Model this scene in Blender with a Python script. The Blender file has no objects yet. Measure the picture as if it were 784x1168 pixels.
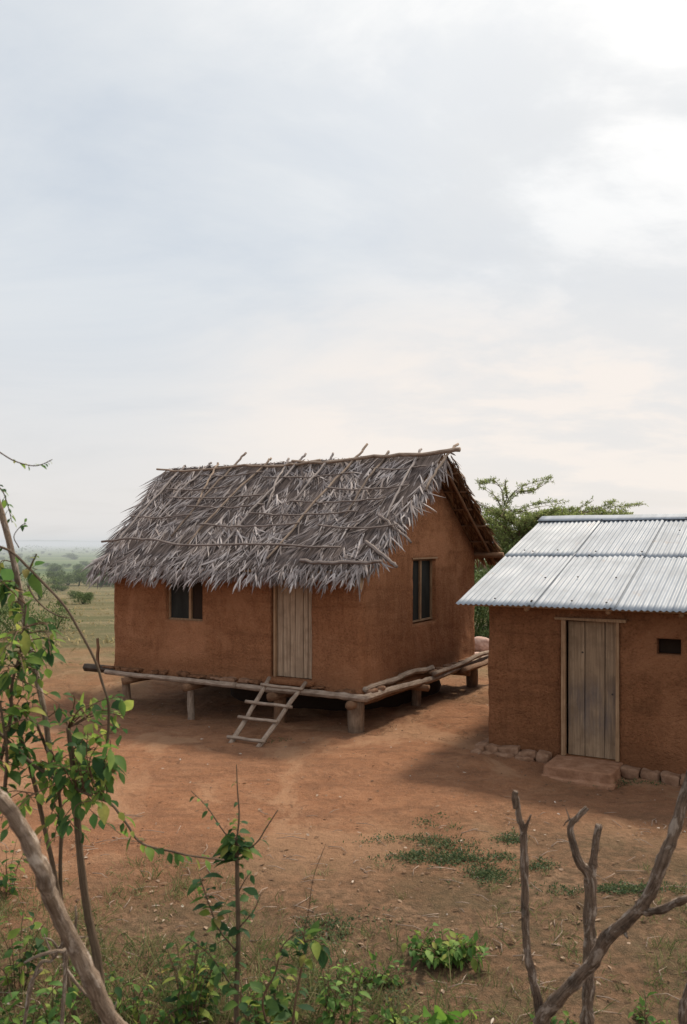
import bpy, math, random
from mathutils import Vector, Matrix, noise, Quaternion
random.seed(11)
R = math.radians
sc = bpy.context.scene
COL = sc.collection
F, CX, HZ, H = 964.0, 392.0, 620.0, 3.0        # focal length in photo pixels, principal x, horizon row, eye height

def at(px, py, Y):                               # a point of the place, Y metres ahead of the camera
    return Vector(((px-CX)/F*Y, Y, H-(py-HZ)/F*Y))

# ------------------------------------------------------------------ mesh builder
class MB:
    def __init__(s): s.v=[]; s.f=[]; s.uv=[]
    def add(s, vs, fs, uvs=None):
        o=len(s.v); s.v.extend([tuple(p) for p in vs]); s.f.extend([tuple(i+o for i in f) for f in fs])
        if uvs is None: s.uv.extend([(0.0,0.0)]*len(vs))
        else: s.uv.extend(uvs)
    def build(s, name, m, parent=None, smooth=True):
        me=bpy.data.meshes.new(name); me.from_pydata(s.v,[],s.f)
        lay=me.uv_layers.new(name='UVMap')
        idx=[0]*len(me.loops); me.loops.foreach_get('vertex_index',idx)
        flat=[]
        for i in idx: flat.extend(s.uv[i])
        lay.data.foreach_set('uv',flat)
        if smooth: me.polygons.foreach_set('use_smooth',[True]*len(me.polygons))
        me.materials.append(m); me.update()
        o=bpy.data.objects.new(name,me); COL.objects.link(o)
        if parent: o.parent=parent
        return o

def nz(p, sc_=1.0, seed=0.0):
    return noise.noise(Vector((p[0]*sc_+seed, p[1]*sc_+seed*1.7, p[2]*sc_-seed)))

def tube(mb, pts, radii, seg=8, lump=0.0, cap=True, twist=0.0):
    pts=[Vector(p) for p in pts]
    if isinstance(radii,(int,float)): radii=[radii]*len(pts)
    n=len(pts); vs=[]; uvs=[]; fs=[]; L=0; prev=None
    ph=random.random()*50
    for i in range(n):
        t=(pts[min(i+1,n-1)]-pts[max(i-1,0)]).normalized()
        if prev is None:
            a=Vector((0,0,1)) if abs(t.z)<.9 else Vector((1,0,0))
            prev=t.cross(a).normalized()
        prev=(prev-t*prev.dot(t)).normalized(); b=t.cross(prev)
        if i: L+=(pts[i]-pts[i-1]).length
        for k in range(seg+1):
            a=2*math.pi*(k%seg)/seg
            r=radii[i]
            if lump: r*=1+lump*noise.noise(Vector((math.cos(a)*1.1+ph,math.sin(a)*1.1,L/max(r,.004)*.35)))
            vs.append(pts[i]+(prev*math.cos(a)+b*math.sin(a))*r); uvs.append((k/seg+ph, L+ph))
    for i in range(n-1):
        for k in range(seg):
            q=i*(seg+1)+k; fs.append((q,q+1,q+seg+2,q+seg+1))
    if cap:
        for e in (0,n-1):
            c=len(vs); vs.append(pts[e]); uvs.append((ph,ph+.01*e))
            for k in range(seg):
                q=e*(seg+1)+k
                fs.append((c,q+1,q) if e==0 else (c,q,q+1))
    mb.add(vs,fs,uvs)

def smooth_path(pts, sub=5):
    pts=[Vector(p) for p in pts]
    if len(pts)<3: return [pts[0].lerp(pts[-1],i/sub) for i in range(sub+1)]
    out=[]
    P=[pts[0]*2-pts[1]]+pts+[pts[-1]*2-pts[-2]]
    for i in range(1,len(P)-2):
        for k in range(sub):
            t=k/sub; a,b,c,d=P[i-1],P[i],P[i+1],P[i+2]
            out.append(.5*((2*b)+(c-a)*t+(2*a-5*b+4*c-d)*t*t+(3*b-a-3*c+d)*t**3))
    out.append(pts[-1]); return out

def pole(mb, a, b, r0, r1=None, bend=.02, seg=9, lump=.12, n=10):
    a=Vector(a); b=Vector(b); r1=r1 or r0
    d=b-a; side=d.orthogonal().normalized(); s2=d.normalized().cross(side)
    ph=random.random()*99
    pts=[]; rr=[]
    for i in range(n+1):
        t=i/n; w=math.sin(math.pi*t)*bend*d.length
        pts.append(a+d*t+side*w*noise.noise(Vector((ph,t*2.2,0)))*1.6+s2*w*noise.noise(Vector((ph+9,t*2.2,3)))*1.6)
        rr.append(r0+(r1-r0)*t)
    tube(mb,pts,rr,seg,lump)

def box(mb, c, s, rot=None, bev=.0, jit=0.0):
    x,y,z=[q/2 for q in s]
    vs=[]
    for sx in (-1,1):
        for sy in (-1,1):
            for sz in (-1,1): vs.append(Vector((sx*x,sy*y,sz*z))+Vector([random.uniform(-jit,jit) for _ in range(3)]))
    fs=[(0,1,3,2),(4,6,7,5),(0,4,5,1),(2,3,7,6),(0,2,6,4),(1,5,7,3)]
    if rot is not None: vs=[rot@v for v in vs]
    mb.add([v+Vector(c) for v in vs],fs)

def slab(mb, c, s, rot=None, e=5.0, n=10, lump=.02, seed=None):   # lumpy rounded block (superellipsoid)
    seed=random.random()*80 if seed is None else seed
    vs=[];fs=[]
    m=n*2
    def pw(v): return math.copysign(abs(v)**(2/e),v)
    for i in range(n+1):
        th=-math.pi/2+math.pi*i/n
        for k in range(m):
            ph=2*math.pi*k/m
            v=Vector((pw(math.cos(th))*pw(math.cos(ph)),pw(math.cos(th))*pw(math.sin(ph)),pw(math.sin(th))))
            v=Vector((v.x*s[0]/2,v.y*s[1]/2,v.z*s[2]/2))
            d=v.normalized()
            v+=d*lump*(noise.noise(v*(2.2/max(min(s),.05)*.5)+Vector((seed,0,0)))+.5*noise.noise(v*(5/max(min(s),.05)*.5)+Vector((seed,7,0))))
            if rot is not None: v=rot@v
            vs.append(v+Vector(c))
    for i in range(n):
        for k in range(m):
            fs.append((i*m+k,i*m+(k+1)%m,(i+1)*m+(k+1)%m,(i+1)*m+k))
    mb.add(vs,fs)

def blade(mb, p, d, n, L, w, droop=0.0, curl=0.0, seg=4, twist=0.0, fold=.25):
    # long strap leaf, folded along its midrib
    d=Vector(d).normalized(); n=Vector(n); s=d.cross(n).normalized(); n=s.cross(d)
    vs=[];fs=[];q=Vector(p)
    prof=[.55,.95,1,.78,.14] if seg==4 else [.6,1,.55,.05]
    for i in range(seg+1):
        a=twist*(i/seg); sd=s*math.cos(a)+n*math.sin(a); nn=n*math.cos(a)-s*math.sin(a)
        hw=w*.5*prof[i]
        vs+= [q-sd*hw, q+nn*hw*fold*2, q+sd*hw]
        d=(d+Vector((0,0,-droop/seg))+s*curl/seg).normalized()
        q=q+d*(L/seg); s=(s-d*s.dot(d)).normalized(); n=s.cross(d)
    for i in range(seg):
        a=i*3; fs+=[(a,a+1,a+4,a+3),(a+1,a+2,a+5,a+4)]
    mb.add(vs,fs)

def leaf(mb, p, d, L, W, droop=.6, up=None, fold=.2):
    d=Vector(d).normalized()
    up=Vector(up) if up is not None else Vector((random.gauss(0,.5),random.gauss(0,.5),1))
    s=d.cross(up)
    if s.length<.05: s=d.orthogonal()
    s.normalize(); n=s.cross(d)
    prof=[.05,.7,1,.85,.5,.03]; vs=[];fs=[];q=Vector(p)
    cup=random.uniform(-.1,.35); wav=random.uniform(-.35,.35); L*=random.uniform(.7,1.2)
    for i in range(6):
        hw=W*.5*prof[i]
        vs+=[q-s*hw+n*hw*(fold+cup*.4), q, q+s*hw+n*hw*(fold+wav)]
        d=(d+Vector((0,0,-droop/5))).normalized(); q=q+d*(L/5)
        s=(s-d*s.dot(d)).normalized(); n=s.cross(d)
    for i in range(5):
        a=i*3; fs+=[(a,a+1,a+4,a+3),(a+1,a+2,a+5,a+4)]
    mb.add(vs,fs)

def leaflet(mb, p, d, L, W):
    d=Vector(d).normalized(); s=d.cross(Vector((random.gauss(0,.6),random.gauss(0,.6),1))).normalized()
    p=Vector(p)
    mb.add([p,p+d*L*.5+s*W*.5,p+d*L,p+d*L*.5-s*W*.5],[(0,1,2,3)])

def rdir(z=0.0):
    while True:
        v=Vector((random.uniform(-1,1),random.uniform(-1,1),random.uniform(-1,1)))
        if .1<v.length<1: v.normalize(); v.z+=z; return v.normalized()

# ------------------------------------------------------------------ objects
def tag(o,label=None,cat=None,group=None,kind=None):
    if label: o['label']=label
    if cat: o['category']=cat
    if group: o['group']=group
    if kind: o['kind']=kind
    return o
def empty(name,loc,rz=0,**k):
    o=bpy.data.objects.new(name,None); COL.objects.link(o); o.location=loc; o.rotation_euler=(0,0,rz)
    o.empty_display_size=.2
    return tag(o,**k)

# ------------------------------------------------------------------ materials
class NT:
    def __init__(s,name):
        s.m=bpy.data.materials.new(name); s.m.use_nodes=True; s.t=s.m.node_tree; s.t.nodes.clear()
        s.out=s.n('ShaderNodeOutputMaterial')
    def n(s,t,**k):
        o=s.t.nodes.new(t)
        for a,b in k.items(): setattr(o,a,b)
        return o
    def l(s,a,b): s.t.links.new(a,b)
    def val(s,sock,x):
        if isinstance(x,(int,float)): sock.default_value=x
        elif isinstance(x,(tuple,list)): sock.default_value=(*x,1) if len(x)==3 and sock.type=='RGBA' else x
        else: s.l(x,sock)
    def noise(s,vec,scale,detail=4,rough=.55,dist=0.0):
        o=s.n('ShaderNodeTexNoise'); o.inputs['Scale'].default_value=scale; o.inputs['Detail'].default_value=detail
        o.inputs['Roughness'].default_value=rough; o.inputs['Distortion'].default_value=dist
        if vec is not None: s.l(vec,o.inputs['Vector'])
        return o.outputs['Fac']
    def voro(s,vec,scale,feat='F1',out='Distance'):
        o=s.n('ShaderNodeTexVoronoi',feature=feat); o.inputs['Scale'].default_value=scale
        if vec is not None: s.l(vec,o.inputs['Vector'])
        return o.outputs[out]
    def ramp(s,fac,stops,interp='LINEAR'):
        o=s.n('ShaderNodeValToRGB'); o.color_ramp.interpolation=interp
        e=o.color_ramp.elements
        while len(e)<len(stops): e.new(.5)
        for q,(p,c) in zip(e,stops):
            q.position=p; q.color=(*c,1) if isinstance(c,(tuple,list)) else (c,c,c,1)
        s.l(fac,o.inputs['Fac']); return o.outputs['Color']
    def mix(s,f,a,b,mode='MIX'):
        o=s.n('ShaderNodeMix',data_type='RGBA',blend_type=mode)
        s.val(o.inputs[0],f); s.val(o.inputs[6],a); s.val(o.inputs[7],b); return o.outputs[2]
    def math(s,op,a,b=0.0,c=0.0,clamp=False):
        o=s.n('ShaderNodeMath',operation=op,use_clamp=clamp)
        s.val(o.inputs[0],a); s.val(o.inputs[1],b); s.val(o.inputs[2],c); return o.outputs[0]
    def mapr(s,v,a,b,c=0.0,d=1.0,smooth=True):
        o=s.n('ShaderNodeMapRange'); o.interpolation_type='SMOOTHSTEP' if smooth else 'LINEAR'
        s.l(v,o.inputs[0])
        for i,x in enumerate((a,b,c,d)): o.inputs[i+1].default_value=x
        return o.outputs[0]
    def mapping(s,vec,scale,rot=(0,0,0)):
        o=s.n('ShaderNodeMapping'); o.inputs['Scale'].default_value=scale; o.inputs['Rotation'].default_value=rot
        s.l(vec,o.inputs['Vector']); return o.outputs[0]
    def coord(s,w='Object'): return s.n('ShaderNodeTexCoord').outputs[w]
    def pos(s): return s.n('ShaderNodeNewGeometry').outputs['Position']
    def island(s): return s.n('ShaderNodeNewGeometry').outputs['Random Per Island']
    def bump(s,h,strength=.5,dist=.02,prev=None):
        o=s.n('ShaderNodeBump'); o.inputs['Strength'].default_value=strength; o.inputs['Distance'].default_value=dist
        s.l(h,o.inputs['Height'])
        if prev is not None: s.l(prev,o.inputs['Normal'])
        return o.outputs[0]
    def pbr(s,col,rough=.9,nrm=None,metal=0.0,spec=.3,transl=None):
        b=s.n('ShaderNodeBsdfPrincipled'); s.val(b.inputs['Base Color'],col); s.val(b.inputs['Roughness'],rough)
        s.val(b.inputs['Metallic'],metal); b.inputs['Specular IOR Level'].default_value=spec
        if nrm is not None: s.l(nrm,b.inputs['Normal'])
        o=b.outputs[0]
        if transl:
            t=s.n('ShaderNodeBsdfTranslucent'); s.val(t.inputs['Color'],col)
            mx=s.n('ShaderNodeMixShader'); mx.inputs[0].default_value=transl
            s.l(b.outputs[0],mx.inputs[1]); s.l(t.outputs[0],mx.inputs[2]); o=mx.outputs[0]
        s.l(o,s.out.inputs['Surface']); return s.m

def mud_mat(name, c0, c1, c2, band=.3):
    t=NT(name); p=t.pos()
    big=t.noise(p,.9,3,.5,.3); mid=t.noise(p,6,5,.6); fine=t.noise(p,55,4,.65)
    warp=t.noise(p,3.0,4,.6)
    col=t.ramp(big,[(.3,c0),(.5,c1),(.7,c2)])
    col=t.mix(t.mapr(mid,.35,.7,0,.55),col,tuple(x*.66 for x in c1))
    # vertical weather streaks
    st=t.noise(t.mapping(p,(4,4,.55)),2.2,4,.6)
    col=t.mix(t.mapr(st,.48,.70,0,.45),col,tuple(x*.55 for x in c0))
    # straw bits and grit
    sv=t.voro(t.mapping(p,(1,1,1.7)),34)
    straw=t.mapr(sv,.05,.11,1,0)
    pick=t.mapr(t.noise(p,9,2),.52,.6)
    col=t.mix(t.math('MULTIPLY',t.math('MULTIPLY',straw,pick),.55),col,(.42,.28,.17))
    pit=t.mapr(t.voro(p,21),.04,.13,1,0); pk=t.mapr(t.noise(p,5,2,.5),.5,.6)
    pit=t.math('MULTIPLY',pit,pk)
    col=t.mix(t.math('MULTIPLY',pit,.6),col,tuple(x*.35 for x in c0))
    col=t.mix(t.mapr(fine,.3,.75,0,.4),col,tuple(min(1,x*1.35) for x in c1))
    ck=t.voro(t.mapping(t.mix(.12,p,t.n('ShaderNodeTexNoise').outputs['Color'],'ADD'),(1,1,1.5)),2.6,'DISTANCE_TO_EDGE')
    ckm=t.math('MULTIPLY',t.mapr(ck,.004,.016,1,0),t.mapr(warp,.46,.58))
    col=t.mix(t.math('MULTIPLY',ckm,.22),col,tuple(x*.4 for x in c0))
    daub=t.noise(t.mapping(p,(1,1,1.2)),27,5,.7,.3)
    col=t.mix(t.mapr(daub,.36,.50,.48,0),col,tuple(x*.5 for x in c0))  # daub hollows darkened and humps lightened: relief shading put into the colour
    col=t.mix(t.mapr(daub,.53,.68,0,.45),col,tuple(x*1.2 for x in c2))
    lay=t.noise(t.mapping(p,(.35,.35,3.6)),1.5,5,.6,.5)
    col=t.mix(t.mapr(lay,.5,.66,0,.26),col,tuple(x*.55 for x in c0))
    pat=t.noise(p,.55,5,.65,.8); col=t.mix(t.mapr(pat,.48,.62,0,.5),col,tuple(x*1.25 for x in c2))
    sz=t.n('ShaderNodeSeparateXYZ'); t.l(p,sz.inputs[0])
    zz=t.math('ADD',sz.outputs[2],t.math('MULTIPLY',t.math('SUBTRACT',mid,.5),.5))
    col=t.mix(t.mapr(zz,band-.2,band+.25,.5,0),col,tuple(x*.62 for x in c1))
    h=t.math('ADD',t.math('MULTIPLY',mid,1.0),t.math('MULTIPLY',fine,.40))
    h=t.math('ADD',h,t.math('MULTIPLY',daub,.9))
    h=t.math('SUBTRACT',h,t.math('MULTIPLY',ckm,.15)); h=t.math('SUBTRACT',h,t.math('MULTIPLY',pit,.5))
    return t.pbr(col,.95,t.bump(h,1.0,.055),spec=.12)

def wood_mat(name, dark, mid, light, uv=True, rough=.8, grain=(34,2.2,1), patch=None):
    t=NT(name); 
    if uv: v=t.mapping(t.coord('UV'),(9,3.2,1)); 
    else: v=t.mapping(t.coord('Object'),grain)
    isl=t.island()
    cmb=t.n('ShaderNodeVectorMath',operation='ADD'); t.l(v,cmb.inputs[0])
    sh=t.n('ShaderNodeCombineXYZ'); t.l(t.math('MULTIPLY',isl,37),sh.inputs[0]); t.l(t.math('MULTIPLY',isl,91),sh.inputs[1]); t.l(sh.outputs[0],cmb.inputs[1])
    v=cmb.outputs[0]
    g=t.noise(v,1.6,6,.65,.4); g2=t.noise(t.pos(),5,4,.6)
    col=t.ramp(g,[(.3,dark),(.5,mid),(.68,light)])
    col=t.mix(t.mapr(g2,.42,.7,0,.6),col,dark)
    col=t.mix(t.mapr(isl,0,1,0,.45,False),col,tuple(x*.62 for x in mid))
    if patch:
        pz=t.n('ShaderNodeSeparateXYZ'); t.l(t.pos(),pz.inputs[0])
        f=t.math('MULTIPLY',t.mapr(pz.outputs[2],*patch[:2]),t.mapr(pz.outputs[2],*patch[2:4],1,0))
        f=t.math('MULTIPLY',f,t.mapr(t.noise(t.mapping(t.pos(),(7,7,1.3)),1.4,6,.7),.28,.72))
        col=t.mix(t.math('MULTIPLY',f,.75),col,patch[4])
    return t.pbr(col,rough,t.bump(g,.6,.008),spec=.25)

M={}
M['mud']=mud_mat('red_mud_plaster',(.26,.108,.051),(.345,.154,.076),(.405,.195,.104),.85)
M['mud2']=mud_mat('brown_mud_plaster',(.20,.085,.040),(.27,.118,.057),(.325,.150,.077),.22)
M['pole']=wood_mat('weathered_pole',(.13,.085,.06),(.33,.25,.195),(.46,.37,.30))
M['pole_grey']=wood_mat('grey_roof_stick',(.10,.075,.065),(.22,.18,.165),(.34,.29,.265))
M['brown_roof']=wood_mat('brown_roof_stick',(.085,.06,.05),(.20,.15,.12),(.31,.25,.21))
M['pole_pale']=wood_mat('pale_roof_stick',(.17,.14,.13),(.33,.285,.27),(.46,.41,.39))
M['brown_pole']=wood_mat('brown_pole',(.10,.05,.028),(.21,.115,.065),(.30,.18,.105))
M['post']=wood_mat('stilt_wood',(.09,.055,.036),(.21,.14,.095),(.30,.21,.145))
M['charred']=wood_mat('dark_log',(.02,.015,.012),(.06,.042,.03),(.12,.085,.06))
M['door1']=wood_mat('pale_door_planks',(.20,.135,.09),(.36,.255,.175),(.47,.35,.25),uv=False,grain=(30,30,1.1))
M['door2']=wood_mat('stained_door_planks',(.15,.098,.062),(.27,.185,.118),(.37,.265,.175),uv=False,grain=(26,26,1.0),patch=(.25,.6,.9,1.3,(.085,.075,.08)))
M['frame2']=wood_mat('door_frame_wood',(.17,.095,.05),(.33,.205,.12),(.42,.28,.17),uv=False,grain=(30,30,1.2))
def bark_mat(name,dark,mid,light,pale,amount):
    t=NT(name); uv=t.coord('UV'); p=t.pos()
    g=t.noise(t.mapping(uv,(16,5,1)),1.5,7,.7,.8); pt=t.noise(t.mapping(uv,(2.6,5.0,1)),1.6,6,.7,.6); ring=t.noise(t.mapping(uv,(1.2,26,1)),1.0,4,.6)
    col=t.ramp(g,[(.32,dark),(.5,mid),(.66,light)])
    col=t.mix(t.mapr(ring,.52,.7,0,.5),col,dark)
    col=t.mix(t.mapr(pt,.5,.62,0,amount),col,pale)
    col=t.mix(t.mapr(t.noise(p,7,4,.6),.5,.68,0,.65),col,dark)
    h=t.math('ADD',g,t.math('MULTIPLY',ring,.5)); h=t.math('ADD',h,t.math('MULTIPLY',pt,.7))
    return t.pbr(col,.88,t.bump(h,.9,.012),spec=.2)
M['barkpale']=bark_mat('pale_dead_bark',(.085,.058,.042),(.23,.17,.125),(.36,.285,.225),(.52,.44,.37),.85)
M['barkdark']=bark_mat('dark_dead_bark',(.042,.029,.021),(.145,.10,.072),(.25,.18,.135),(.40,.33,.275),.8)
M['bark']=wood_mat('shrub_bark',(.05,.035,.022),(.13,.09,.06),(.22,.16,.11))
M['twig']=wood_mat('thin_twig',(.07,.04,.025),(.15,.09,.055),(.22,.15,.09))

def leaf_mat(name,stops,transl=.35,rough=.62,spec=.22):
    t=NT(name); i=t.island(); col=t.ramp(i,stops)
    col=t.mix(t.mapr(t.noise(t.pos(),14,3),.35,.7,0,.4),col,stops[0][1])
    return t.pbr(col,rough,None,spec=spec,transl=transl)
M['leaf']=leaf_mat('shrub_leaf',[(0,(.035,.085,.033)),(.25,(.065,.14,.042)),(.55,(.13,.235,.05)),(.82,(.27,.37,.07)),(.96,(.40,.40,.10)),(1,(.30,.19,.09))],.58)
M['leaf_dark']=leaf_mat('sapling_leaf',[(0,(.032,.078,.034)),(.45,(.06,.13,.04)),(.8,(.14,.235,.05)),(.95,(.30,.35,.07)),(1,(.28,.17,.08))],.5)
M['leaf_bright']=leaf_mat('bright_leaf',[(0,(.07,.17,.03)),(.5,(.13,.27,.04)),(1,(.24,.36,.06))],.5)
M['leaf_weed']=leaf_mat('weed_leaf',[(0,(.05,.12,.03)),(.5,(.11,.21,.045)),(.85,(.21,.32,.06)),(1,(.32,.33,.08))])
M['acacia']=leaf_mat('acacia_leaf',[(0,(.15,.20,.07)),(.5,(.25,.31,.11)),(1,(.38,.42,.17))],.5,.7,.2)
M['bush']=leaf_mat('bush_leaf',[(0,(.06,.095,.035)),(.5,(.10,.15,.05)),(1,(.165,.205,.07))],.25,.7,.2)
M['grass']=leaf_mat('grass_blade',[(0,(.07,.10,.035)),(.45,(.14,.175,.06)),(.75,(.25,.23,.10)),(1,(.34,.27,.15))],.3,.7,.2)
M['drygrass']=leaf_mat('dry_grass_blade',[(0,(.22,.19,.09)),(.5,(.32,.26,.14)),(1,(.42,.34,.20))],.6,.8,.1)
M['cover']=leaf_mat('ground_cover_leaf',[(0,(.045,.075,.035)),(.6,(.075,.11,.045)),(1,(.13,.15,.06))],.25,.7,.2)
M['litter']=leaf_mat('fallen_leaf',[(0,(.09,.05,.03)),(.5,(.19,.115,.07)),(.85,(.31,.225,.16)),(1,(.50,.44,.38))],.05,.8,.2)
t=NT('thatch_leaf'); i=t.island()
col=t.ramp(i,[(0,(.075,.056,.051)),(.3,(.175,.143,.136)),(.55,(.285,.246,.240)),(.8,(.40,.356,.350)),(1,(.54,.49,.48))])
p=t.pos(); col=t.mix(t.mapr(t.noise(p,1.3,4,.6),.44,.68,0,.45),col,(.14,.105,.092))
col=t.mix(t.mapr(t.noise(p,.5,3,.6),.48,.66,0,.35),col,(.34,.30,.29))
col=t.mix(t.mapr(t.noise(p,16,3),.45,.75,0,.35),col,(.085,.062,.055))
M['thatch']=t.pbr(col,.75,None,spec=.25,transl=.08)
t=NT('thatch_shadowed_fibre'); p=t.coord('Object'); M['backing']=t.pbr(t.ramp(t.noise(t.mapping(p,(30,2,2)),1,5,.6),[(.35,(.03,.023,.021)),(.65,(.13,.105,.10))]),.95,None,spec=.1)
t=NT('thatch_underside'); p=t.coord('Object')
st=t.noise(t.mapping(p,(26,1.4,1.4)),1,5,.6)
col=t.ramp(st,[(.3,(.05,.026,.015)),(.5,(.14,.078,.045)),(.7,(.25,.15,.09))])
M['under']=t.pbr(col,.95,t.bump(st,.8,.03),spec=.1)
t=NT('thatch_brown_leaf'); i=t.island()
M['thatch_brown']=t.pbr(t.ramp(i,[(0,(.07,.036,.02)),(.5,(.16,.09,.052)),(1,(.27,.17,.10))]),.9,None,spec=.15,transl=.1)
# corrugated iron
t=NT('corrugated_iron'); p=t.coord('Object'); w=t.pos(); oi=t.n('ShaderNodeObjectInfo').outputs['Random']
st=t.noise(t.mapping(p,(14,.55,1)),1.0,5,.6); bl=t.noise(w,1.6,4,.6); sp=t.noise(w,30,4,.6)
col=t.ramp(st,[(.3,(.25,.28,.32)),(.5,(.335,.365,.405)),(.72,(.42,.455,.50))])
col=t.mix(t.mapr(oi,0,1,0,.55,False),col,(.235,.275,.335))
rid=t.noise(t.mapping(p,(11,.12,1)),1.0,2,.5); col=t.mix(t.mapr(rid,.42,.62,0,.4),col,(.22,.25,.29))
col=t.mix(t.mapr(bl,.5,.72,0,.5),col,(.27,.285,.305))
rs=t.math('MULTIPLY',t.mapr(t.noise(t.mapping(w,(2.2,2.2,2.2)),1.3,6,.7),.58,.72),t.mapr(sp,.4,.6))
col=t.mix(t.math('MULTIPLY',rs,.6),col,(.30,.215,.16))
M['tin']=t.pbr(col,t.mapr(bl,.3,.7,.5,.68),t.bump(st,.1,.01),metal=.0,spec=.25)
t=NT('rusty_nail'); M['nail']=t.pbr((.05,.04,.035),.8)
t=NT('stone'); p=t.pos(); g=t.noise(p,9,6,.65); i=t.island()
col=t.ramp(g,[(.3,(.11,.062,.040)),(.5,(.21,.125,.082)),(.7,(.31,.21,.15))])
col=t.mix(t.mapr(i,0,1,0,.5,False),col,(.26,.135,.08)); M['stone']=t.pbr(col,.92,t.bump(g,.8,.03),spec=.15)
t=NT('mud_clod'); p=t.pos(); M['clod']=t.pbr(t.ramp(t.noise(p,14,6,.65),[(.3,(.07,.035,.02)),(.6,(.20,.10,.055))]),.95,t.bump(t.noise(p,20,5,.6),.8,.02),spec=.1)
t=NT('pink_stone'); p=t.pos(); g=t.noise(p,9,6,.65)
M['pinkstone']=t.pbr(t.ramp(g,[(.3,(.30,.18,.14)),(.7,(.58,.42,.36))]),.9,t.bump(g,.6,.03),spec=.15)
t=NT('earth_step'); p=t.pos(); g=t.noise(p,7,7,.65); f=t.noise(p,60,4,.6)
col=t.ramp(g,[(.3,(.19,.095,.055)),(.5,(.29,.155,.095)),(.72,(.37,.215,.14))]); M['step']=t.pbr(t.mix(t.mapr(f,.4,.7,0,.4),col,(.2,.1,.06)),.95,t.bump(t.math('ADD',g,t.math('MULTIPLY',f,.3)),.8,.03),spec=.1)
t=NT('dark_pane'); p=t.pos(); g=t.noise(t.mapping(p,(3,3,1)),2.2,4)
M['pane']=t.pbr(t.ramp(g,[(.3,(.012,.013,.012)),(.7,(.028,.030,.028))]),.6,None,spec=.12)
t=NT('near_black_shade'); M['dark']=t.pbr((.03,.018,.012),1.0)  # near-black shade colour for open holes and the added underfloor block

# ground
t=NT('red_earth_ground'); p=t.pos(); s=t.n('ShaderNodeSeparateXYZ'); t.l(p,s.inputs[0]); X,Y=s.outputs[0],s.outputs[1]
n1=t.noise(p,.35,5,.6,.4); n2=t.noise(p,1.7,6,.62,.2); n3=t.noise(p,11,6,.65); n4=t.noise(p,70,4,.7)
red=t.ramp(n2,[(.25,(.215,.105,.058)),(.48,(.33,.156,.082)),(.68,(.39,.200,.111))])
red=t.mix(t.mapr(n1,.45,.65,0,.45),red,(.26,.128,.072))
red=t.mix(t.mapr(n3,.44,.68,0,.5),red,(.20,.103,.06))
_r2=t.noise(t.mapping(p,(1,2.2,1)),.75,6,.7,.6); red=t.mix(t.mapr(_r2,.50,.62,0,.52),red,(.19,.092,.052))
red=t.mix(t.mapr(n4,.48,.7,0,.6),red,(.45,.27,.175)); red=t.mix(t.mapr(n4,.28,.45,.5,0),red,(.16,.082,.047))
streak=t.noise(t.mapping(p,(.8,3.5,1),(0,0,R(20))),1.4,6,.65)
red=t.mix(t.mapr(streak,.52,.7,0,.45),red,(.17,.09,.055))
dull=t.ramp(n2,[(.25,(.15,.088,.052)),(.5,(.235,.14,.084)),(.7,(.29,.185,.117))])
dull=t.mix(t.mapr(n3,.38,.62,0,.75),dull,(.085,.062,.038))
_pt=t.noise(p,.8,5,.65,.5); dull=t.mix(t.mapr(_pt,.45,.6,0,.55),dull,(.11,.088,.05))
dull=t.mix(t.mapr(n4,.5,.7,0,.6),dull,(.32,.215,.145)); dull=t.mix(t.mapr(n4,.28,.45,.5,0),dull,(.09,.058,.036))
_tr=t.noise(t.mapping(p,(.75,.42,1),(0,0,R(-28))),1.0,5,.6,.7); red=t.mix(t.mapr(_tr,.5,.62,0,.6),red,(.46,.275,.165))
_gr=t.voro(p,26); red=t.mix(t.math('MULTIPLY',t.mapr(_gr,.05,.12,1,0),t.mapr(t.noise(p,2.2,3),.42,.56,0,.75)),red,(.50,.36,.27))
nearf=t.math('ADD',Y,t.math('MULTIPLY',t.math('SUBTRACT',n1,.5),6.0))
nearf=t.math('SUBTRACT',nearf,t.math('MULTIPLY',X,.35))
c=t.mix(t.mapr(nearf,6.4,10.0,1,0),red,dull)  # duller soil toward the camera, also standing in for foreground shade
fieldY=t.math('ADD',Y,t.math('MULTIPLY',t.math('SUBTRACT',n1,.5),16.0))
rows=t.noise(t.mapping(p,(.07,.42,1)),1.0,5,.6)
field=t.ramp(rows,[(.3,(.13,.115,.06)),(.48,(.20,.165,.095)),(.7,(.27,.21,.13))])
field=t.mix(t.mapr(n2,.4,.65,0,.6),field,(.12,.125,.06))
field=t.mix(t.mapr(t.noise(t.mapping(p,(.1,.25,1)),1.6,6,.7),.46,.6,0,.6),field,(.085,.095,.045))
c=t.mix(t.mapr(fieldY,15,27),c,field)
rows2=t.noise(t.mapping(p,(.012,.09,1)),1.0,5,.6)
green=t.ramp(rows2,[(.33,(.06,.09,.038)),(.5,(.10,.14,.055)),(.68,(.17,.18,.085))])
c=t.mix(t.mapr(fieldY,58,76),c,green)
h=t.math('ADD',t.math('MULTIPLY',n3,1.2),t.math('MULTIPLY',n4,.6)); h=t.math('ADD',h,t.math('MULTIPLY',n2,.9))
ft=t.voro(t.mapping(p,(1,.7,1),(0,0,R(35))),3.4); h=t.math('ADD',h,t.math('MULTIPLY',t.mapr(ft,.06,.2),t.mapr(t.noise(p,.7,3),.4,.6,.1,.8)))
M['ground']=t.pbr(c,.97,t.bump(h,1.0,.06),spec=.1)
t=NT('pebble'); i=t.island(); M['pebble']=t.pbr(t.ramp(i,[(0,(.14,.08,.05)),(.5,(.25,.15,.10)),(.9,(.34,.25,.19)),(1,(.5,.45,.4))]),.9,None,spec=.2)

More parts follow.
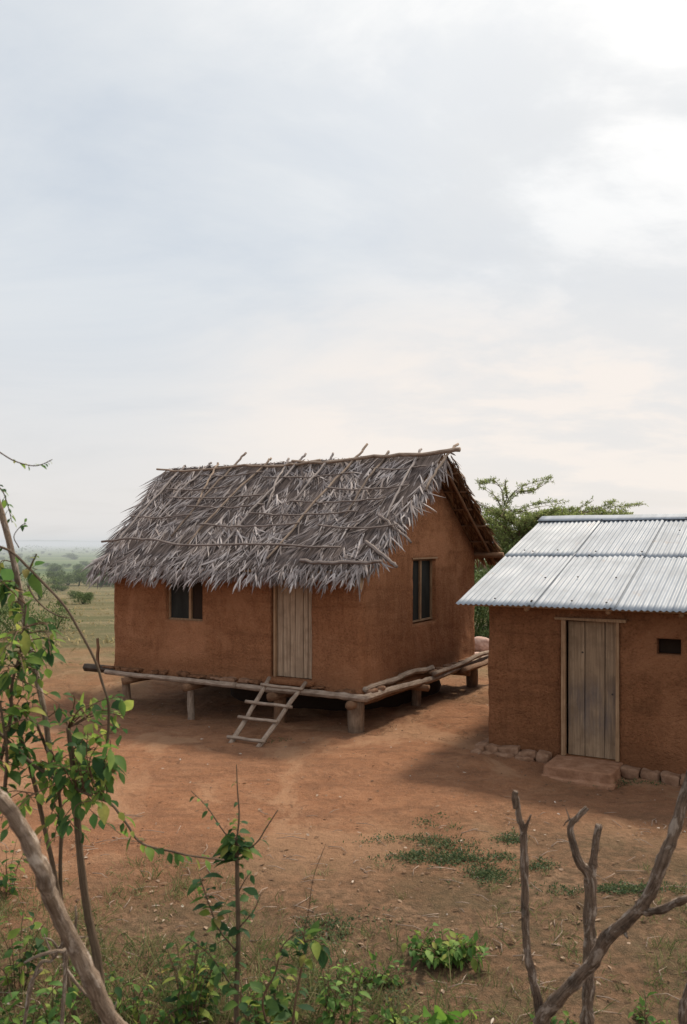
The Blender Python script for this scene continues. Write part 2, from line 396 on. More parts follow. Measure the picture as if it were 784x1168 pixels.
# ------------------------------------------------------------------ ground sheet
def gz(x,y):
    v=Vector((x,y,0))
    a=.05*noise.noise(v*.33)+.022*noise.noise(v*1.1+Vector((5,2,0)))+.008*noise.noise(v*3.7)
    # worn hollow under the hut, low swell in the yard
    a+=.05*math.exp(-((x-1.0)**2/3+(y-11.6)**2/1.6))
    u_=(x-.32)*.8686-(y-13.6)*.4955; v_=(x-.32)*.4955+(y-13.6)*.8686
    a-=.21*math.exp(-((u_+4.3)/2.3)**2-((v_+.1)/1.9)**2)
    a-=.09*math.exp(-((x-3.0)**2/1.5+(y-10.6)**2/.5))
    far=max(0,min(1,(y-40)/60)); a*=1-far
    near=max(0,min(1,(4.8-y)/3)); a-=near*.1
    return a
def axis(lo,hi,step,far,g=1.13):
    a=[lo+step*i for i in range(int((hi-lo)/step)+1)]
    s=step; x=a[-1]
    while x<far[1]: s*=g; x+=s; a.append(x)
    s=step; x=a[0]; b=[]
    while x>far[0]: s*=g; x-=s; b.append(x)
    return b[::-1]+a
xs=axis(-8,8,.07,(-5000,5000)); ys=axis(3.2,19,.07,(-60,6000))
mb=MB(); nx=len(xs)
for y in ys:
    for x in xs:
        e=gz(x,y)
        if abs(x)<9 and y<20:
            v=Vector((x,y,0)); e+=.03*noise.noise(v*2.1+Vector((9,1,0)))*(1 if y>8 else .5)+.016*noise.noise(v*5)+.010*noise.noise(v*9)+.007*noise.noise(v*15+Vector((3,3,3)))
        mb.v.append((x,y,e)); mb.uv.append((0,0))
for j in range(len(ys)-1):
    for i_ in range(nx-1):
        a=j*nx+i_; mb.f.append((a,a+1,a+nx+1,a+nx))
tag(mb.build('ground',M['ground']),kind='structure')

# ------------------------------------------------------------------ building frames
RZ=R(-29.7); AX=Vector((math.cos(RZ),math.sin(RZ),0)); BX=Vector((-math.sin(RZ),math.cos(RZ),0))
HUT=Vector((.32,13.6,0)); TIN=Vector((2.07,12.15,0))
def front(O,px,py,d=0.0):       # point of the plane local y=d seen at px,py -> local (x, d, z)
    k=(px-CX)/F; o=O+BX*d
    x=(k*o.y-o.x)/(AX.x-k*AX.y); w=o+AX*x
    return Vector((x,d,H-(py-HZ)/F*w.y))
def side(O,px,py,x=0.0):
    k=(px-CX)/F; o=O+AX*x
    y=(k*o.y-o.x)/(BX.x-k*BX.y); w=o+BX*y
    return Vector((x,y,H-(py-HZ)/F*w.y))

def wall_shell(x0,x1,y0,y1,zb,top,holes,rc=.08,step=.05,amp=.012,depth=.17,seed=0.0):
    # one continuous rendered mud shell; holes: (face, a0, a1, z0, z1, depth); face 'f' runs along x, 'r' along y at x1
    segs=[]  # (point, normal, face, coord)
    def line(a,b,step,extra):
        n=max(1,int(abs(b-a)/step)); v=[a+(b-a)*k/n for k in range(n+1)]
        for e in extra:
            j=min(range(len(v)),key=lambda q:abs(v[q]-e)); v[j]=e
        return v
    def arc(cx,cy,a0):
        for k in range(1,4):
            a=a0+R(90)*k/4; segs.append((Vector((cx+rc*math.cos(a),cy+rc*math.sin(a),0)),Vector((math.cos(a),math.sin(a),0)),'c',0))
    ex=lambda f:[e for h in holes if h[0]==f for e in (h[1],h[2])]
    for x in line(x0+rc,x1-rc,step,ex('f')): segs.append((Vector((x,y0,0)),Vector((0,-1,0)),'f',x))
    arc(x1-rc,y0+rc,R(-90))
    for y in line(y0+rc,y1-rc,step,ex('r')): segs.append((Vector((x1,y,0)),Vector((1,0,0)),'r',y))
    arc(x1-rc,y1-rc,0)
    for x in line(x1-rc,x0+rc,step*2,[]): segs.append((Vector((x,y1,0)),Vector((0,1,0)),'b',x))
    arc(x0+rc,y1-rc,R(90))
    for y in line(y1-rc,y0+rc,step,ex('l')): segs.append((Vector((x0,y,0)),Vector((-1,0,0)),'l',y))
    arc(x0+rc,y0+rc,R(180))
    zt=max(top(s_[0]) for s_ in segs); nzr=int((zt-zb)/step)
    zs=[zb+(zt-zb)*k/nzr for k in range(nzr+1)]
    for e in sorted({e for h in holes for e in (h[3],h[4])}):
        j=min(range(1,len(zs)),key=lambda q:abs(zs[q]-e)); zs[j]=e
    vs=[];n=len(segs)
    for z in zs:
        for p_,nn,f_,c_ in segs:
            zz=min(z,top(p_)); q=Vector((p_.x,p_.y,zz))
            d=amp*(noise.noise(q*1.3+Vector((seed,0,0)))*1.5+noise.noise(q*4+Vector((seed,4,0)))*.9+noise.noise(q*10)*.55)
            flare=.03*max(0,1-(zz-zb)/.18)**2
            vs.append(q+nn*(d+flare))
    fs=[]
    def hole_of(i_,j):
        a=segs[i_]; b=segs[(i_+1)%n]
        if a[2]!=b[2]: return None
        m=(a[3]+b[3])/2; zm=(zs[j]+zs[j+1])/2
        for k,h in enumerate(holes):
            if h[0]==a[2] and h[1]<m<h[2] and h[3]<zm<h[4]: return k
        return None
    cells={}
    for j in range(len(zs)-1):
        for i_ in range(n):
            i2=(i_+1)%n
            if zs[j]>=top(segs[i_][0]) and zs[j]>=top(segs[i2][0]): continue
            k=hole_of(i_,j)
            if k is None: fs.append((j*n+i_,j*n+i2,(j+1)*n+i2,(j+1)*n+i_))
            else: cells.setdefault(k,[]).append((i_,j))
    for k,cl in cells.items():
        S=set(cl); cache={}
        dep=holes[k][5]
        def inner(i_,j):
            if (i_,j) not in cache:
                v=vs[j*n+i_]-segs[i_][1]*dep; cache[(i_,j)]=len(vs); vs.append(v)
            return cache[(i_,j)]
        def edge(a,b): fs.append((a[1]*n+a[0],b[1]*n+b[0],inner(*b),inner(*a)))
        for (i_,j) in cl:
            i2=(i_+1)%n
            if (i_,j-1) not in S: edge((i_,j),(i2,j))
            if (i_,j+1) not in S: edge((i2,j+1),(i_,j+1))
            if (i_-1,j) not in S: edge((i_,j+1),(i_,j))
            if (i2,j) not in S: edge((i2,j),(i2,j+1))
    mb=MB(); mb.add(vs,fs); return mb

# ================================================================== THATCHED HUT
hut=empty('thatched_hut',HUT,RZ,label='red mud hut with grey palm-leaf thatch, raised on short wooden stilts',cat='hut')
W,D=5.5,5.0
RY,RIDGE=2.5,4.60; SF,SR=.765,.685
def roofz(y): return RIDGE-SF*(RY-y) if y<RY else RIDGE-SR*(y-RY)
w1a,w1b=front(HUT,190,650),front(HUT,231.5,709)
d1a,d1b=front(HUT,309,640),front(HUT,356,766)
g1a,g1b=side(HUT,471,638),side(HUT,497,706)
DZ=.66
wh=[('f',w1a.x,w1b.x,w1b.z,2.52,.16),('f',d1a.x,d1b.x,DZ+.06,2.55,.14),('r',g1a.y,g1b.y,g1b.z,g1a.z,.16)]
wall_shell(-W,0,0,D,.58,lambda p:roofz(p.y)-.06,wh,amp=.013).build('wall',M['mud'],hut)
# window in the front wall
def window(name,parent,fr,width,height,mull,bars,pane_left,lintel):
    # fr: Matrix with local x along the wall, y inward, z up; origin at the lower left outer corner
    f=MB(); b=.035
    def bar(x0,x1,z0,z1,y=.09,th=.05): box(f,((x0+x1)/2,y,(z0+z1)/2),(x1-x0,th,z1-z0),jit=.004)
    bar(.004,.034,.033,height-.034); bar(width-.036,width-.004,.033,height-.034)
    bar(.002,width-.002,.002,.032); bar(.003,width-.003,height-.033,height-.003)
    for m_ in mull: bar(m_-.024,m_+.024,.033,height-.034,.084,.055)
    for (x0,x1,z) in bars: bar(x0,x1,z-.014,z+.014,.09,.04)
    if lintel: bar(-.06,width+.02,height-.002,height+.03,.02,.12)
    o=f.build('frame',M['frame2'],None,False); o.data.transform(fr)
    return o
def wall_frame(face,a0,z0):
    if face=='f': return Matrix.Translation((a0,0,z0))
    return Matrix.Translation((0,a0,z0))@Matrix.Rotation(R(90),4,'Z')
def make_window(parent,face,a0,a1,z0,z1,mull,bars,panes,lintel,label=None):
    e=bpy.data.objects.new('window',None); COL.objects.link(e); e.parent=parent
    fr=wall_frame(face,a0,z0); o=window('window',e,fr,a1-a0,z1-z0,mull,bars,None,lintel); o.parent=e
    for (x0,x1,mat_,dy) in panes:
        pm=MB(); box(pm,((x0+x1)/2,.1+dy,(z1-z0)/2),(x1-x0,.012,z1-z0-.05)); q=pm.build('pane',M[mat_],e,False); q.data.transform(fr)
    return e
ww=w1b.x-w1a.x; hh=2.52-w1b.z
make_window(hut,'f',w1a.x,w1b.x,w1b.z,2.52,[ww*.60],[(ww*.63,ww-.03,hh*.80)],[(.036,ww*.60-.025,'pane',0),(ww*.60+.025,ww-.037,'dark',.012)],False)  # right half is open: a near-black sheet paints the dark interior
gw=g1b.y-g1a.y; gh=g1a.z-g1b.z
make_window(hut,'r',g1a.y,g1b.y,g1b.z,g1a.z,[gw*.47],[],[(.036,gw*.47-.025,'pane',0),(gw*.47+.025,gw-.037,'pane',.01)],True)
# door: five uneven planks, jamb pole on the left
def planks(parent,name,m,x0,x1,z0,z1,n,y,th=.03,gap=.013,widths=None):
    mb=MB(); ws=widths or [random.uniform(.8,1.2) for _ in range(n)]; tot=sum(ws); x=x0
    for w_ in ws:
        wd=(x1-x0)*w_/tot; dz=random.uniform(-.012,.006)
        nseg=6; 
        lean=random.uniform(-.004,.004)
        vs=[];fs=[]
        for k in range(nseg+1):
            z=z0+(z1-z0+dz)*k/nseg; j=random.uniform(-.003,.003)
            for (xx,yy) in ((x+gap/2+j,y),(x+wd-gap/2+j+lean,y+random.uniform(-.002,.002)),(x+wd-gap/2+j,y+th),(x+gap/2+j,y+th)): vs.append((xx,yy,z))
        for k in range(nseg):
            for q in range(4): fs.append((k*4+q,k*4+(q+1)%4,k*4+4+(q+1)%4,k*4+4+q))
        fs+=[(3,2,1,0),(nseg*4,nseg*4+1,nseg*4+2,nseg*4+3)]
        mb.add(vs,fs); x+=wd
    box(mb,((x0+x1)/2,y+th+.04,(z0+z1)/2),(x1-x0,.014,z1-z0-.02))
    return mb.build(name,m,parent,False)
dx0,dx1=d1a.x,d1b.x
planks(hut,'door',M['door1'],dx0+.10,dx1-.012,DZ+.075,2.54,6,.055,widths=[.9,1.1,.8,1.3,.7,.75])
mb=MB(); box(mb,(dx0+.075,.035,(DZ+.07+2.55)/2),(.045,.07,2.55-DZ-.07),jit=.006); 
mb.build('door_jamb',M['frame2'],hut,False)
mb=MB(); slab(mb,((dx0+dx1)/2+.03,-.03,DZ+.012),(dx1-dx0+.1,.26,.10),e=7,lump=.012); mb.build('door_sill',M['mud'],hut)
# floor, beams, joists, stilts
mb=MB(); slab(mb,(-W/2,D/2,.555),(W+.12,D+.12,.10),e=14,n=14,lump=.006); mb.build('floor',M['mud'],hut)
mb=MB(); pole(mb,(-W-.02,-.17,.545),(-2.4,-.185,.545),.046,.052,.012,n=22,lump=.34); mb.build('floor_beam',M['pole'],hut)
mb=MB(); pole(mb,(-2.5,-.16,.535),(.16,-.20,.55),.050,.060,.012,n=20,lump=.34); mb.build('floor_beam',M['pole'],hut)
mb=MB(); pole(mb,(.13,-.22,.55),(.15,5.55,.56),.062,.05,.014,n=34,lump=.38); mb.build('floor_beam',M['pole'],hut)
mb=MB(); pole(mb,(.20,2.35,.60),(.24,5.7,.69),.048,.044,.016,n=22,lump=.35); mb.build('floor_beam',M['pole'],hut)
mb=MB(); pole(mb,(.03,-.02,.655),(.07,2.6,.675),.042,.055,.016,n=22,lump=.45); mb.build('floor_beam',M['pole'],hut)
mb=MB(); pole(mb,(.28,3.6,.50),(.28,5.75,.53),.06,.055,.012,n=12,lump=.25); mb.build('floor_beam',M['brown_pole'],hut)
for (px,r_) in ((215,.075),(312,.08),(402,.075),(146,.07)):
    x=front(HUT,px,780,-.2).x
    mb=MB(); pole(mb,(x,-.30,.43),(x,5.2,.43),r_,r_*.9,.008,n=12,lump=.2); mb.build('joist',M['brown_pole'],hut)
for y in (1.9,3.9):
    mb=MB(); pole(mb,(-5.4,y,.42),(.30,y,.42),.07,.06,.006,n=12,lump=.2); mb.build('joist',M['brown_pole'],hut)
mb=MB(); lx=front(HUT,98,770,.6).x; pole(mb,(lx,.6,.44),(-5.2,.6,.44),.085,.08,.0,seg=6,n=4,lump=.1); mb.build('joist',M['charred'],hut)
q=front(HUT,113,730,.2)
mb=MB(); pole(mb,(q.x,.2,.52),(q.x-.02,.18,1.12),.035,.028,.04,n=6); mb.build('upright_stick',M['brown_pole'],hut)
def stilt(x,y,r0,r1,lean=(0,0),seg=9,mat_='post',lump=.12,zt=.44):
    w=HUT+AX*x+BX*y; g=gz(w.x,w.y)
    mb=MB(); pole(mb,(x+lean[0],y+lean[1],g-.2),(x,y,zt),r0,r1,.01,seg=seg,n=6,lump=lump); mb.build('stilt',M[mat_],hut)
q=front(HUT,143,790,.0); stilt(q.x,.0,.085,.075,(.1,.02))
q=front(HUT,218,800,.0); stilt(q.x,.0,.068,.062,(.0,.0),mat_='pole')
q=front(HUT,319,800,.15); stilt(q.x,.15,.10,.12,(.02,.0),mat_='brown_pole')
stilt(-.10,-.06,.135,.135,(.0,.0),seg=6,lump=.06,mat_='post',zt=.47)
q=side(HUT,475,800,-.08); stilt(-.08,q.y,.095,.09,(.0,0),seg=7)
q=side(HUT,538,780,.0); stilt(.0,q.y,.125,.13,(.02,0),seg=9)
for (x,y) in ((-5.2,2.5),(-3.6,2.6),(-1.9,2.4),(-5.2,4.8),(-3.5,4.8),(-1.8,4.8)): stilt(x,y,.09,.085)
mb=MB(); slab(mb,(-2.2,2.9,.12),(3.9,3.5,.72),e=3.2,n=14,lump=.08); mb.build('underfloor_light_block',M['dark'],hut)  # block added under the floor to stop light from behind and darken the gap
# sill stones packed under the wall
for x in [ -5.45+.22*k+random.uniform(-.08,.08) for k in range(25)]:
    if -1.95<x<-1.0 or random.random()<.18: continue
    s_=random.uniform(.12,.36)
    mb=MB(); slab(mb,(x,-.075+random.uniform(-.02,.02),.615+random.uniform(-.008,.01)),(s_,.15,random.uniform(.035,.085)),Matrix.Rotation(random.uniform(-.2,.2),3,'Z')@Matrix.Rotation(random.uniform(-.12,.12),3,'Y'),e=random.uniform(2.6,5),n=8,lump=.045)
    mb.build('sill_stone',M['clod' if random.random()<.6 else 'stone'],hut)
for y in (.15,.45,2.55,2.9,3.3,3.7,4.1,4.5,4.9):
    mb=MB(); slab(mb,(.08,y,.61),(.16,random.uniform(.2,.32),.085),e=3,n=7,lump=.03); mb.build('sill_stone',M['stone'],hut)

# ---- roof
XL,XR=-6.30,.46
def xr(y): return XR-.36*max(0,(RY-y))/(RY+.27) if y<RY else XR
def xl(y): return -6.28+.66*max(0,(RY-y))/(RY+.27) if y<RY else -6.25
YE,YB=-.27,5.30
nF=Vector((0,-SF,1)).normalized(); dF=Vector((0,-1,-SF)).normalized()
nB=Vector((0,SR,1)).normalized(); dB=Vector((0,1,-SR)).normalized()
mb=MB()
for (ya,yb,nn) in ((YE,RY,nF),(RY,YB,nB)):
    nxx,nyy=40,24; vs=[];fs=[]
    for j in range(nyy+1):
        y=ya+(yb-ya)*j/nyy
        for i_ in range(nxx+1):
            x=xl(y)+.08+(xr(y)-.06-xl(y)-.08)*i_/nxx
            z=roofz(y)+.02*noise.noise(Vector((x*1.2,y*1.2,3)))
            vs.append((x,y,z))
    for j in range(nyy):
        for i_ in range(nxx): a=j*(nxx+1)+i_; fs.append((a,a+1,a+nxx+2,a+nxx+1))
    off=len(vs); vs2=[Vector(v)+nn*.05 for v in vs]
    fs2=[tuple(reversed([k+off for k in f])) for f in fs]
    mb.add(vs+vs2,fs+fs2)
mb.build('thatch_underlay',M['under'],hut)
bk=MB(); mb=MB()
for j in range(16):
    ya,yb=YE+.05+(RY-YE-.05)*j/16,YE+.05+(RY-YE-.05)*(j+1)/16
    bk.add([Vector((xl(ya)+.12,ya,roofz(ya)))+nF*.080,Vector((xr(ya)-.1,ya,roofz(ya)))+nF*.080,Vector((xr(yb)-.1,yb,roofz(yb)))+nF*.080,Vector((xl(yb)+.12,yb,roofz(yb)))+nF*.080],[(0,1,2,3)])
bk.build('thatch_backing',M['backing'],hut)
def thatch_leafs(face,x,y,ang,n,spread,Lm,lift,droop=.12):
    if face=='F': nn,dd,sx=nF,dF,1
    else: nn,dd,sx=nB,dB,-1
    sxv=Vector((1,0,0))
    base=Vector((x,y,roofz(y)))+nn*lift
    d0=dd*math.cos(ang)+sxv*math.sin(ang)
    for k in range(n):
        a=ang+(k-(n-1)/2)*spread*.62+random.gauss(0,.07); d=(dd*math.cos(a)+sxv*math.sin(a)+nn*random.uniform(-.035,.03)).normalized()
        p=base+d0*(.05*abs(k-(n-1)/2)+random.uniform(-.05,.05))+nn*random.uniform(0,.03)
        tilt=(nn+sxv*random.gauss(0,.32)+dd*random.gauss(0,.12)).normalized()
        blade(mb,p,d,tilt,Lm*random.uniform(.6,1.3),random.uniform(.014,.040),droop*random.uniform(.3,1.6),random.gauss(0,.22),4,random.gauss(0,.35),random.choice((.1,.2,.35)))
for face,ya,yb,step,xs_ in (('F',YE,RY,.090,.102),('B',YB,RY,.26,.26)):
    rows=int(abs(yb-ya)/step)
    for r_ in range(rows+1):
        y0=ya+(yb-ya)*r_/rows
        x=xl(y0)+.02
        while x<xr(y0)-.02:
            y=y0+random.uniform(-.08,.08); y=min(y,RY-.02) if face=='F' else max(y,RY+.02)
            ang=.62*noise.noise(Vector((x*.75,y*.9,1.3)))+.5*noise.noise(Vector((x*2.4,y*2.4,7)))-.08
            ang=ang*1.3
            if x>xr(y0)-.35: ang=abs(ang)*.4
            if x<xl(y0)+.3: ang=-abs(ang)*.3+.1
            thatch_leafs(face,x+random.uniform(-.07,.07),y,ang+random.gauss(0,.26),7 if face=='F' else 4,.23,.46 if y0>YE+.28 else .26,.008+random.random()**1.6*.085,.1 if y0>YE+.25 else .7)
            x+=xs_*random.uniform(.75,1.25)
# eave fringe
x=xl(YE)+.05
while x<xr(YE):
    for k in range(3):
        y=YE+random.uniform(.0,.30); a=random.gauss(-.05,.30)+.3*noise.noise(Vector((x*1.5,0,0)))
        d=(dF*math.cos(a)+Vector((1,0,0))*math.sin(a)).normalized()
        blade(mb,Vector((x+random.uniform(-.04,.04),y,roofz(y)))+nF*random.uniform(.0,.12),d,nF+Vector((random.gauss(0,.5),0,0)),random.uniform(.12,.32),random.uniform(.014,.032),random.uniform(.5,1.8),random.gauss(0,.3),4,random.gauss(0,.6),.3)
    x+=.034*(.7+1.0*abs(noise.noise(Vector((x*1.8,9,0)))))
# fringes hanging over both verges
for k in range(170):
    y=random.uniform(YE,RY-.05); xe=xr(y)-random.uniform(0,.12)
    d=(Vector((1,0,0))*random.uniform(.1,.6)+dF*random.uniform(.4,1)).normalized()
    blade(mb,Vector((xe,y,roofz(y)))+nF*random.uniform(.0,.1),d,nF+Vector((.6,0,0)),random.uniform(.22,.55),random.uniform(.022,.045),random.uniform(.6,2.2),random.gauss(0,.2),4,random.gauss(0,.6),.3)
for k in range(240):
    y=random.uniform(YE,RY-.05); xe=xl(y)+random.uniform(0,.12)
    d=(Vector((-1,0,0))*random.uniform(-.1,.3)+dF*random.uniform(.6,1)).normalized()
    blade(mb,Vector((xe,y,roofz(y)))+nF*random.uniform(.0,.1),d,nF+Vector((-.5,0,0)),random.uniform(.2,.42),random.uniform(.022,.045),random.uniform(.3,1.2),0,4,random.gauss(0,.5),.3)
# leaf ends over the ridge
x=XL+.1
while x<XR-.05:
    d=Vector((random.gauss(0,.8),random.uniform(-1,1),random.uniform(-.45,.02))).normalized()
    blade(mb,(x,RY+random.uniform(-.06,.06),RIDGE+random.uniform(.06,.10)),d,(0,0,1),random.uniform(.12,.26),random.uniform(.02,.04),.5,0,4,random.gauss(0,.6),.3)
    x+=.034
mb.build('thatch',M['thatch'],hut)
# brown leaf ends seen under the rear slope and along its verge
mb=MB()
for k in range(420):
    y=random.uniform(RY+.05,YB); x=random.uniform(-.1,XR+.02)
    d=(dB+Vector((random.gauss(.05,.25),0,0))).normalized()
    blade(mb,Vector((x,y,roofz(y)-.012)),d,-nB+Vector((random.gauss(0,.4),0,0)),random.uniform(.25,.5),random.uniform(.025,.05),random.uniform(-.05,.15),random.gauss(0,.2),4,random.gauss(0,.4),.2)
for k in range(260):
    y=random.uniform(RY+.05,YB); xe=XR-random.uniform(0,.06)
    d=(Vector((1,0,0))*random.uniform(0,.3)+dB*random.uniform(.6,1)).normalized()
    blade(mb,Vector((xe,y,roofz(y)))+nB*random.uniform(-.02,.1),d,nB+Vector((.6,0,0)),random.uniform(.15,.36),random.uniform(.02,.04),random.uniform(-.1,.5),random.gauss(0,.15),4,random.gauss(0,.4),.3)
for k in range(300):
    x=random.uniform(XL,XR)
    blade(mb,Vector((x,YB-random.uniform(0,.15),roofz(YB)+random.uniform(0,.08))),dB+Vector((random.gauss(0,.2),0,0)),nB,random.uniform(.15,.35),random.uniform(.025,.045),random.uniform(.2,.9),0,4,random.gauss(0,.4),.3)
for k in range(200):
    y=random.uniform(YE,RY); x=random.uniform(-.05,xr(y))
    blade(mb,Vector((x,y,roofz(y)-.012)),dF+Vector((random.gauss(0,.25),0,0)),-nF,random.uniform(.25,.45),random.uniform(.025,.05),0,0,4,random.gauss(0,.4),.2)
mb.build('thatch_lining',M['thatch_brown'],hut)
# frame poles under the roof
for k in range(6):
    y=RY+.35+.47*k
    mb=MB(); pole(mb,(-5.6,y,roofz(y)-.04),(XR-.02+random.uniform(-.05,.1),y,roofz(y)-.04),.026,.022,.004,n=12); mb.build('roof_batten',M['brown_pole'],hut)
for k in range(5):
    y=YE+.2+.55*k
    mb=MB(); pole(mb,(-5.3,y,roofz(y)-.04),(xr(y)+random.uniform(-.1,.14),y,roofz(y)-.04),.024,.02,.004,n=12); mb.build('roof_batten',M['brown_pole'],hut)
for (ys_,ye_) in ((RY+.02,YB+.12),(RY-.02,YE+.1)):
    mb=MB(); pole(mb,(.30,ys_,roofz(ys_)-.10),(.32 if ye_>RY else .02,ye_,roofz(ye_)-.09),.03,.026,.006,n=10); mb.build('rafter',M['brown_pole'],hut)
mb=MB(); pole(mb,(-5.9,4.98,roofz(4.98)-.14),(.62,4.98,roofz(4.98)-.14),.06,.06,.004,n=10); mb.build('wall_plate',M['brown_pole'],hut)
# sticks lying on the thatch
def rp(x,y,lift=.12):
    lift+=.035
    nn=nF if y<RY else nB
    return Vector((x,y,roofz(y)))+nn*lift
def stick(pts,r0,r1=None,mat_='pole_grey'):
    P=smooth_path(pts,6); n=len(P); r1=r1 or r0*.8
    P=[p_+Vector((random.gauss(0,.010),random.gauss(0,.010),random.gauss(0,.008))) for p_ in P]
    m_=MB(); tube(m_,P,[r0+(r1-r0)*k/(n-1) for k in range(n)],7,.2); m_.build('roof_pole',M[mat_],hut)
stick([rp(-6.42,2.37,.15),rp(-5.4,2.30,.11),rp(-4.2,2.37,.12),rp(-3.2,2.31,.11),rp(-2.2,2.38,.13)],.022,.030,'pole')
stick([rp(-2.9,2.42,.12),rp(-2,2.34,.12),rp(-1,2.40,.13),rp(0,2.36,.15),rp(.74,2.42,.18)],.028,.042,'pole')
stick([rp(-5.98,.30),rp(-5,.36,.13),rp(-3.6,.18,.13),rp(-2.2,.22,.13),rp(-.45,.16,.13)],.022,.018,'pole_grey')
stick([rp(-1.1,-.10,.09),rp(-.3,-.14,.10),rp(.42,-.10,.10)],.032,.028,'pole_grey')
for (a,b,y,l) in ((-2.2,-.2,1.25,.1),(-5.3,-2.8,1.45,.1),(-3.9,-1.6,.68,.1),(-5.6,-3.9,1.72,.1),(-3.3,-1.2,1.95,.1),(-1.6,.1,1.55,.1),(-5.9,-4.3,.95,.1),(-4.6,-2.7,1.18,.1),(-2.9,-.6,.95,.1),(-1.2,.35,.62,.1),(-5.0,-3.4,2.1,.1),(-.9,.2,2.05,.1)):
    stick([rp(a,y+.04,l+.02),rp((a+b)/2,y-.03,l+.02),rp(b,y+.03,l+.03)],.017,.014)
for (x,ya,yb,dx,out) in ((-5.75,2.35,.15,.1,.02),(-5.1,2.45,.9,-.15,.1),(-4.35,2.5,.5,-.05,.42),(-3.55,2.48,.3,-.3,.12),(-2.75,2.5,.1,-.25,.2),(-2.05,2.45,1.0,-.1,.16),(-1.45,2.5,-.05,-.35,.4),(-.8,2.45,.9,-.05,.1),(-.1,2.4,.8,.1,.12),(-3.0,2.4,1.2,.3,.05),(-4.8,2.4,1.3,.35,.05)):
    top_=rp(x+.04,RY-.01,.16)+Vector((.06,.12,.9)).normalized()*out
    a_=rp(x,RY-.15,.10); dirn=(a_-rp(x+dx,yb,.10)).normalized()
    stick([a_+dirn*(.18+out),a_,rp(x+dx*.5,(ya+yb)/2,.125),rp(x+dx,yb,.06)],.024,.019,random.choice(('pole','brown_roof','pole_pale')))
stick([Vector((.56,RY+.10,RIDGE+.24)),rp(.50,RY-.3,.12),rp(.40,1.55,.03)],.027,.02,'pole')
stick([rp(-.1,.86,.13),rp(.3,.62,.08),rp(.66,.42,-.02)],.026,.02,'pole_grey')
stick([rp(-.05,.28,.13),rp(.4,.05,.03),rp(.62,-.05,-.06)],.034,.03,'pole_grey')

# ---- ladder leaning on the beam
lad=empty('wooden_ladder',HUT+AX*(-1.6)+BX*(-.9),0,label='short ladder of rough poles leaning below the plank door of the thatched hut',cat='ladder')
def inv(p): return Vector(p)-lad.location
lt=[HUT+AX*front(HUT,305,762,-.30).x+BX*-.30+Vector((0,0,.69)),HUT+AX*front(HUT,346,767,-.30).x+BX*-.30+Vector((0,0,.67))]
lbx=[at(262,845,12.95),at(294,850,12.8)]
lbw=[]
for px,py in ((263,846),(294,851)):
    Yd=F*H/(py-HZ); w=at(px,py,Yd); w.z=gz(w.x,w.y)-.02; lbw.append(w)
for a,b in zip(lt,lbw):
    a2=a+(a-b).normalized()*.10
    mb=MB(); pole(mb,inv(b),inv(a2),.040,.034,.012,n=10,lump=.15); mb.build('rail',M['pole'],lad)
ncam=(lt[0]-lbw[0]).cross(lt[1]-lt[0]).normalized()
if ncam.y>0: ncam=-ncam
for (t_,e0,e1) in ((.90,-.06,.03),(.60,.10,.10),(.36,.06,-.0),(.06,.04,.08)):
    a=lbw[0].lerp(lt[0],t_); b=lbw[1].lerp(lt[1],t_); d=(b-a)
    mb=MB(); pole(mb,inv(a-d*.12-d*e0+ncam*.05),inv(b+d*.10+d*e1+ncam*.05+Vector((0,0,.01))),.029,.026,.012,n=8,lump=.15); mb.build('rung',M['pole'],lad)

# ================================================================== TIN ROOFED HOUSE
tin=empty('tin_roofed_house',TIN,RZ,label='low brown mud house with a corrugated iron roof and a closed plank door',cat='house')
TW,TD=6.6,8.2
E0=front(TIN,520,692,-.38); EZ=2.115; EY=-.38; EX=E0.x
RYT=EY+4.28; RZT=3.43; TS=(RZT-EZ)/(RYT-EY)
def troof(y): return EZ+TS*(y-EY) if y<RYT else RZT-TS*(y-RYT)
k0=front(TIN,641,708); k1=front(TIN,706,865); v0=front(TIN,749,728); v1=front(TIN,777,748)
dz0,dz1=.10,1.955
th=[('f',k0.x+.005,k1.x+.0,dz0,dz1,.16),('f',v0.x,v1.x,v1.z,v0.z,.2)]
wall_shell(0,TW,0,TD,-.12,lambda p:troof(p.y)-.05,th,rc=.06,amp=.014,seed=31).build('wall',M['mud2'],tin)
planks(tin,'door',M['door2'],k0.x+.075,k1.x-.03,dz0+.012,dz1-.012,3,.035,widths=[.9,1.05,.62])
mb=MB(); box(mb,(k0.x+.032,-.012,(dz0+dz1)/2),(.058,.075,dz1-dz0-.006),jit=.006); mb.build('door_jamb',M['frame2'],tin,False)
mb=MB(); box(mb,(k1.x-.012,-.010,(dz0+dz1)/2),(.045,.07,dz1-dz0-.008),jit=.005); mb.build('door_jamb',M['frame2'],tin,False)
mb=MB(); box(mb,((k0.x+k1.x)/2+.01,-.022,dz1+.018),(k1.x-k0.x+.19,.085,.036),jit=.006); mb.build('lintel',M['frame2'],tin,False)
mb=MB(); box(mb,((v0.x+v1.x)/2,.19,(v0.z+v1.z)/2),(v1.x-v0.x-.01,.012,v0.z-v1.z-.01)); mb.build('opening_shade_sheet',M['dark'],tin,False)  # near-black sheet paints the darkness inside the small window hole
for (bx_,bz_) in ((k0.x+.275,1.52),(k1.x-.09,.98)):
    mb=MB(); tube(mb,[(bx_,.034,bz_),(bx_,.024,bz_)],.012,8); mb.build('door_bolt',M['nail'],tin)
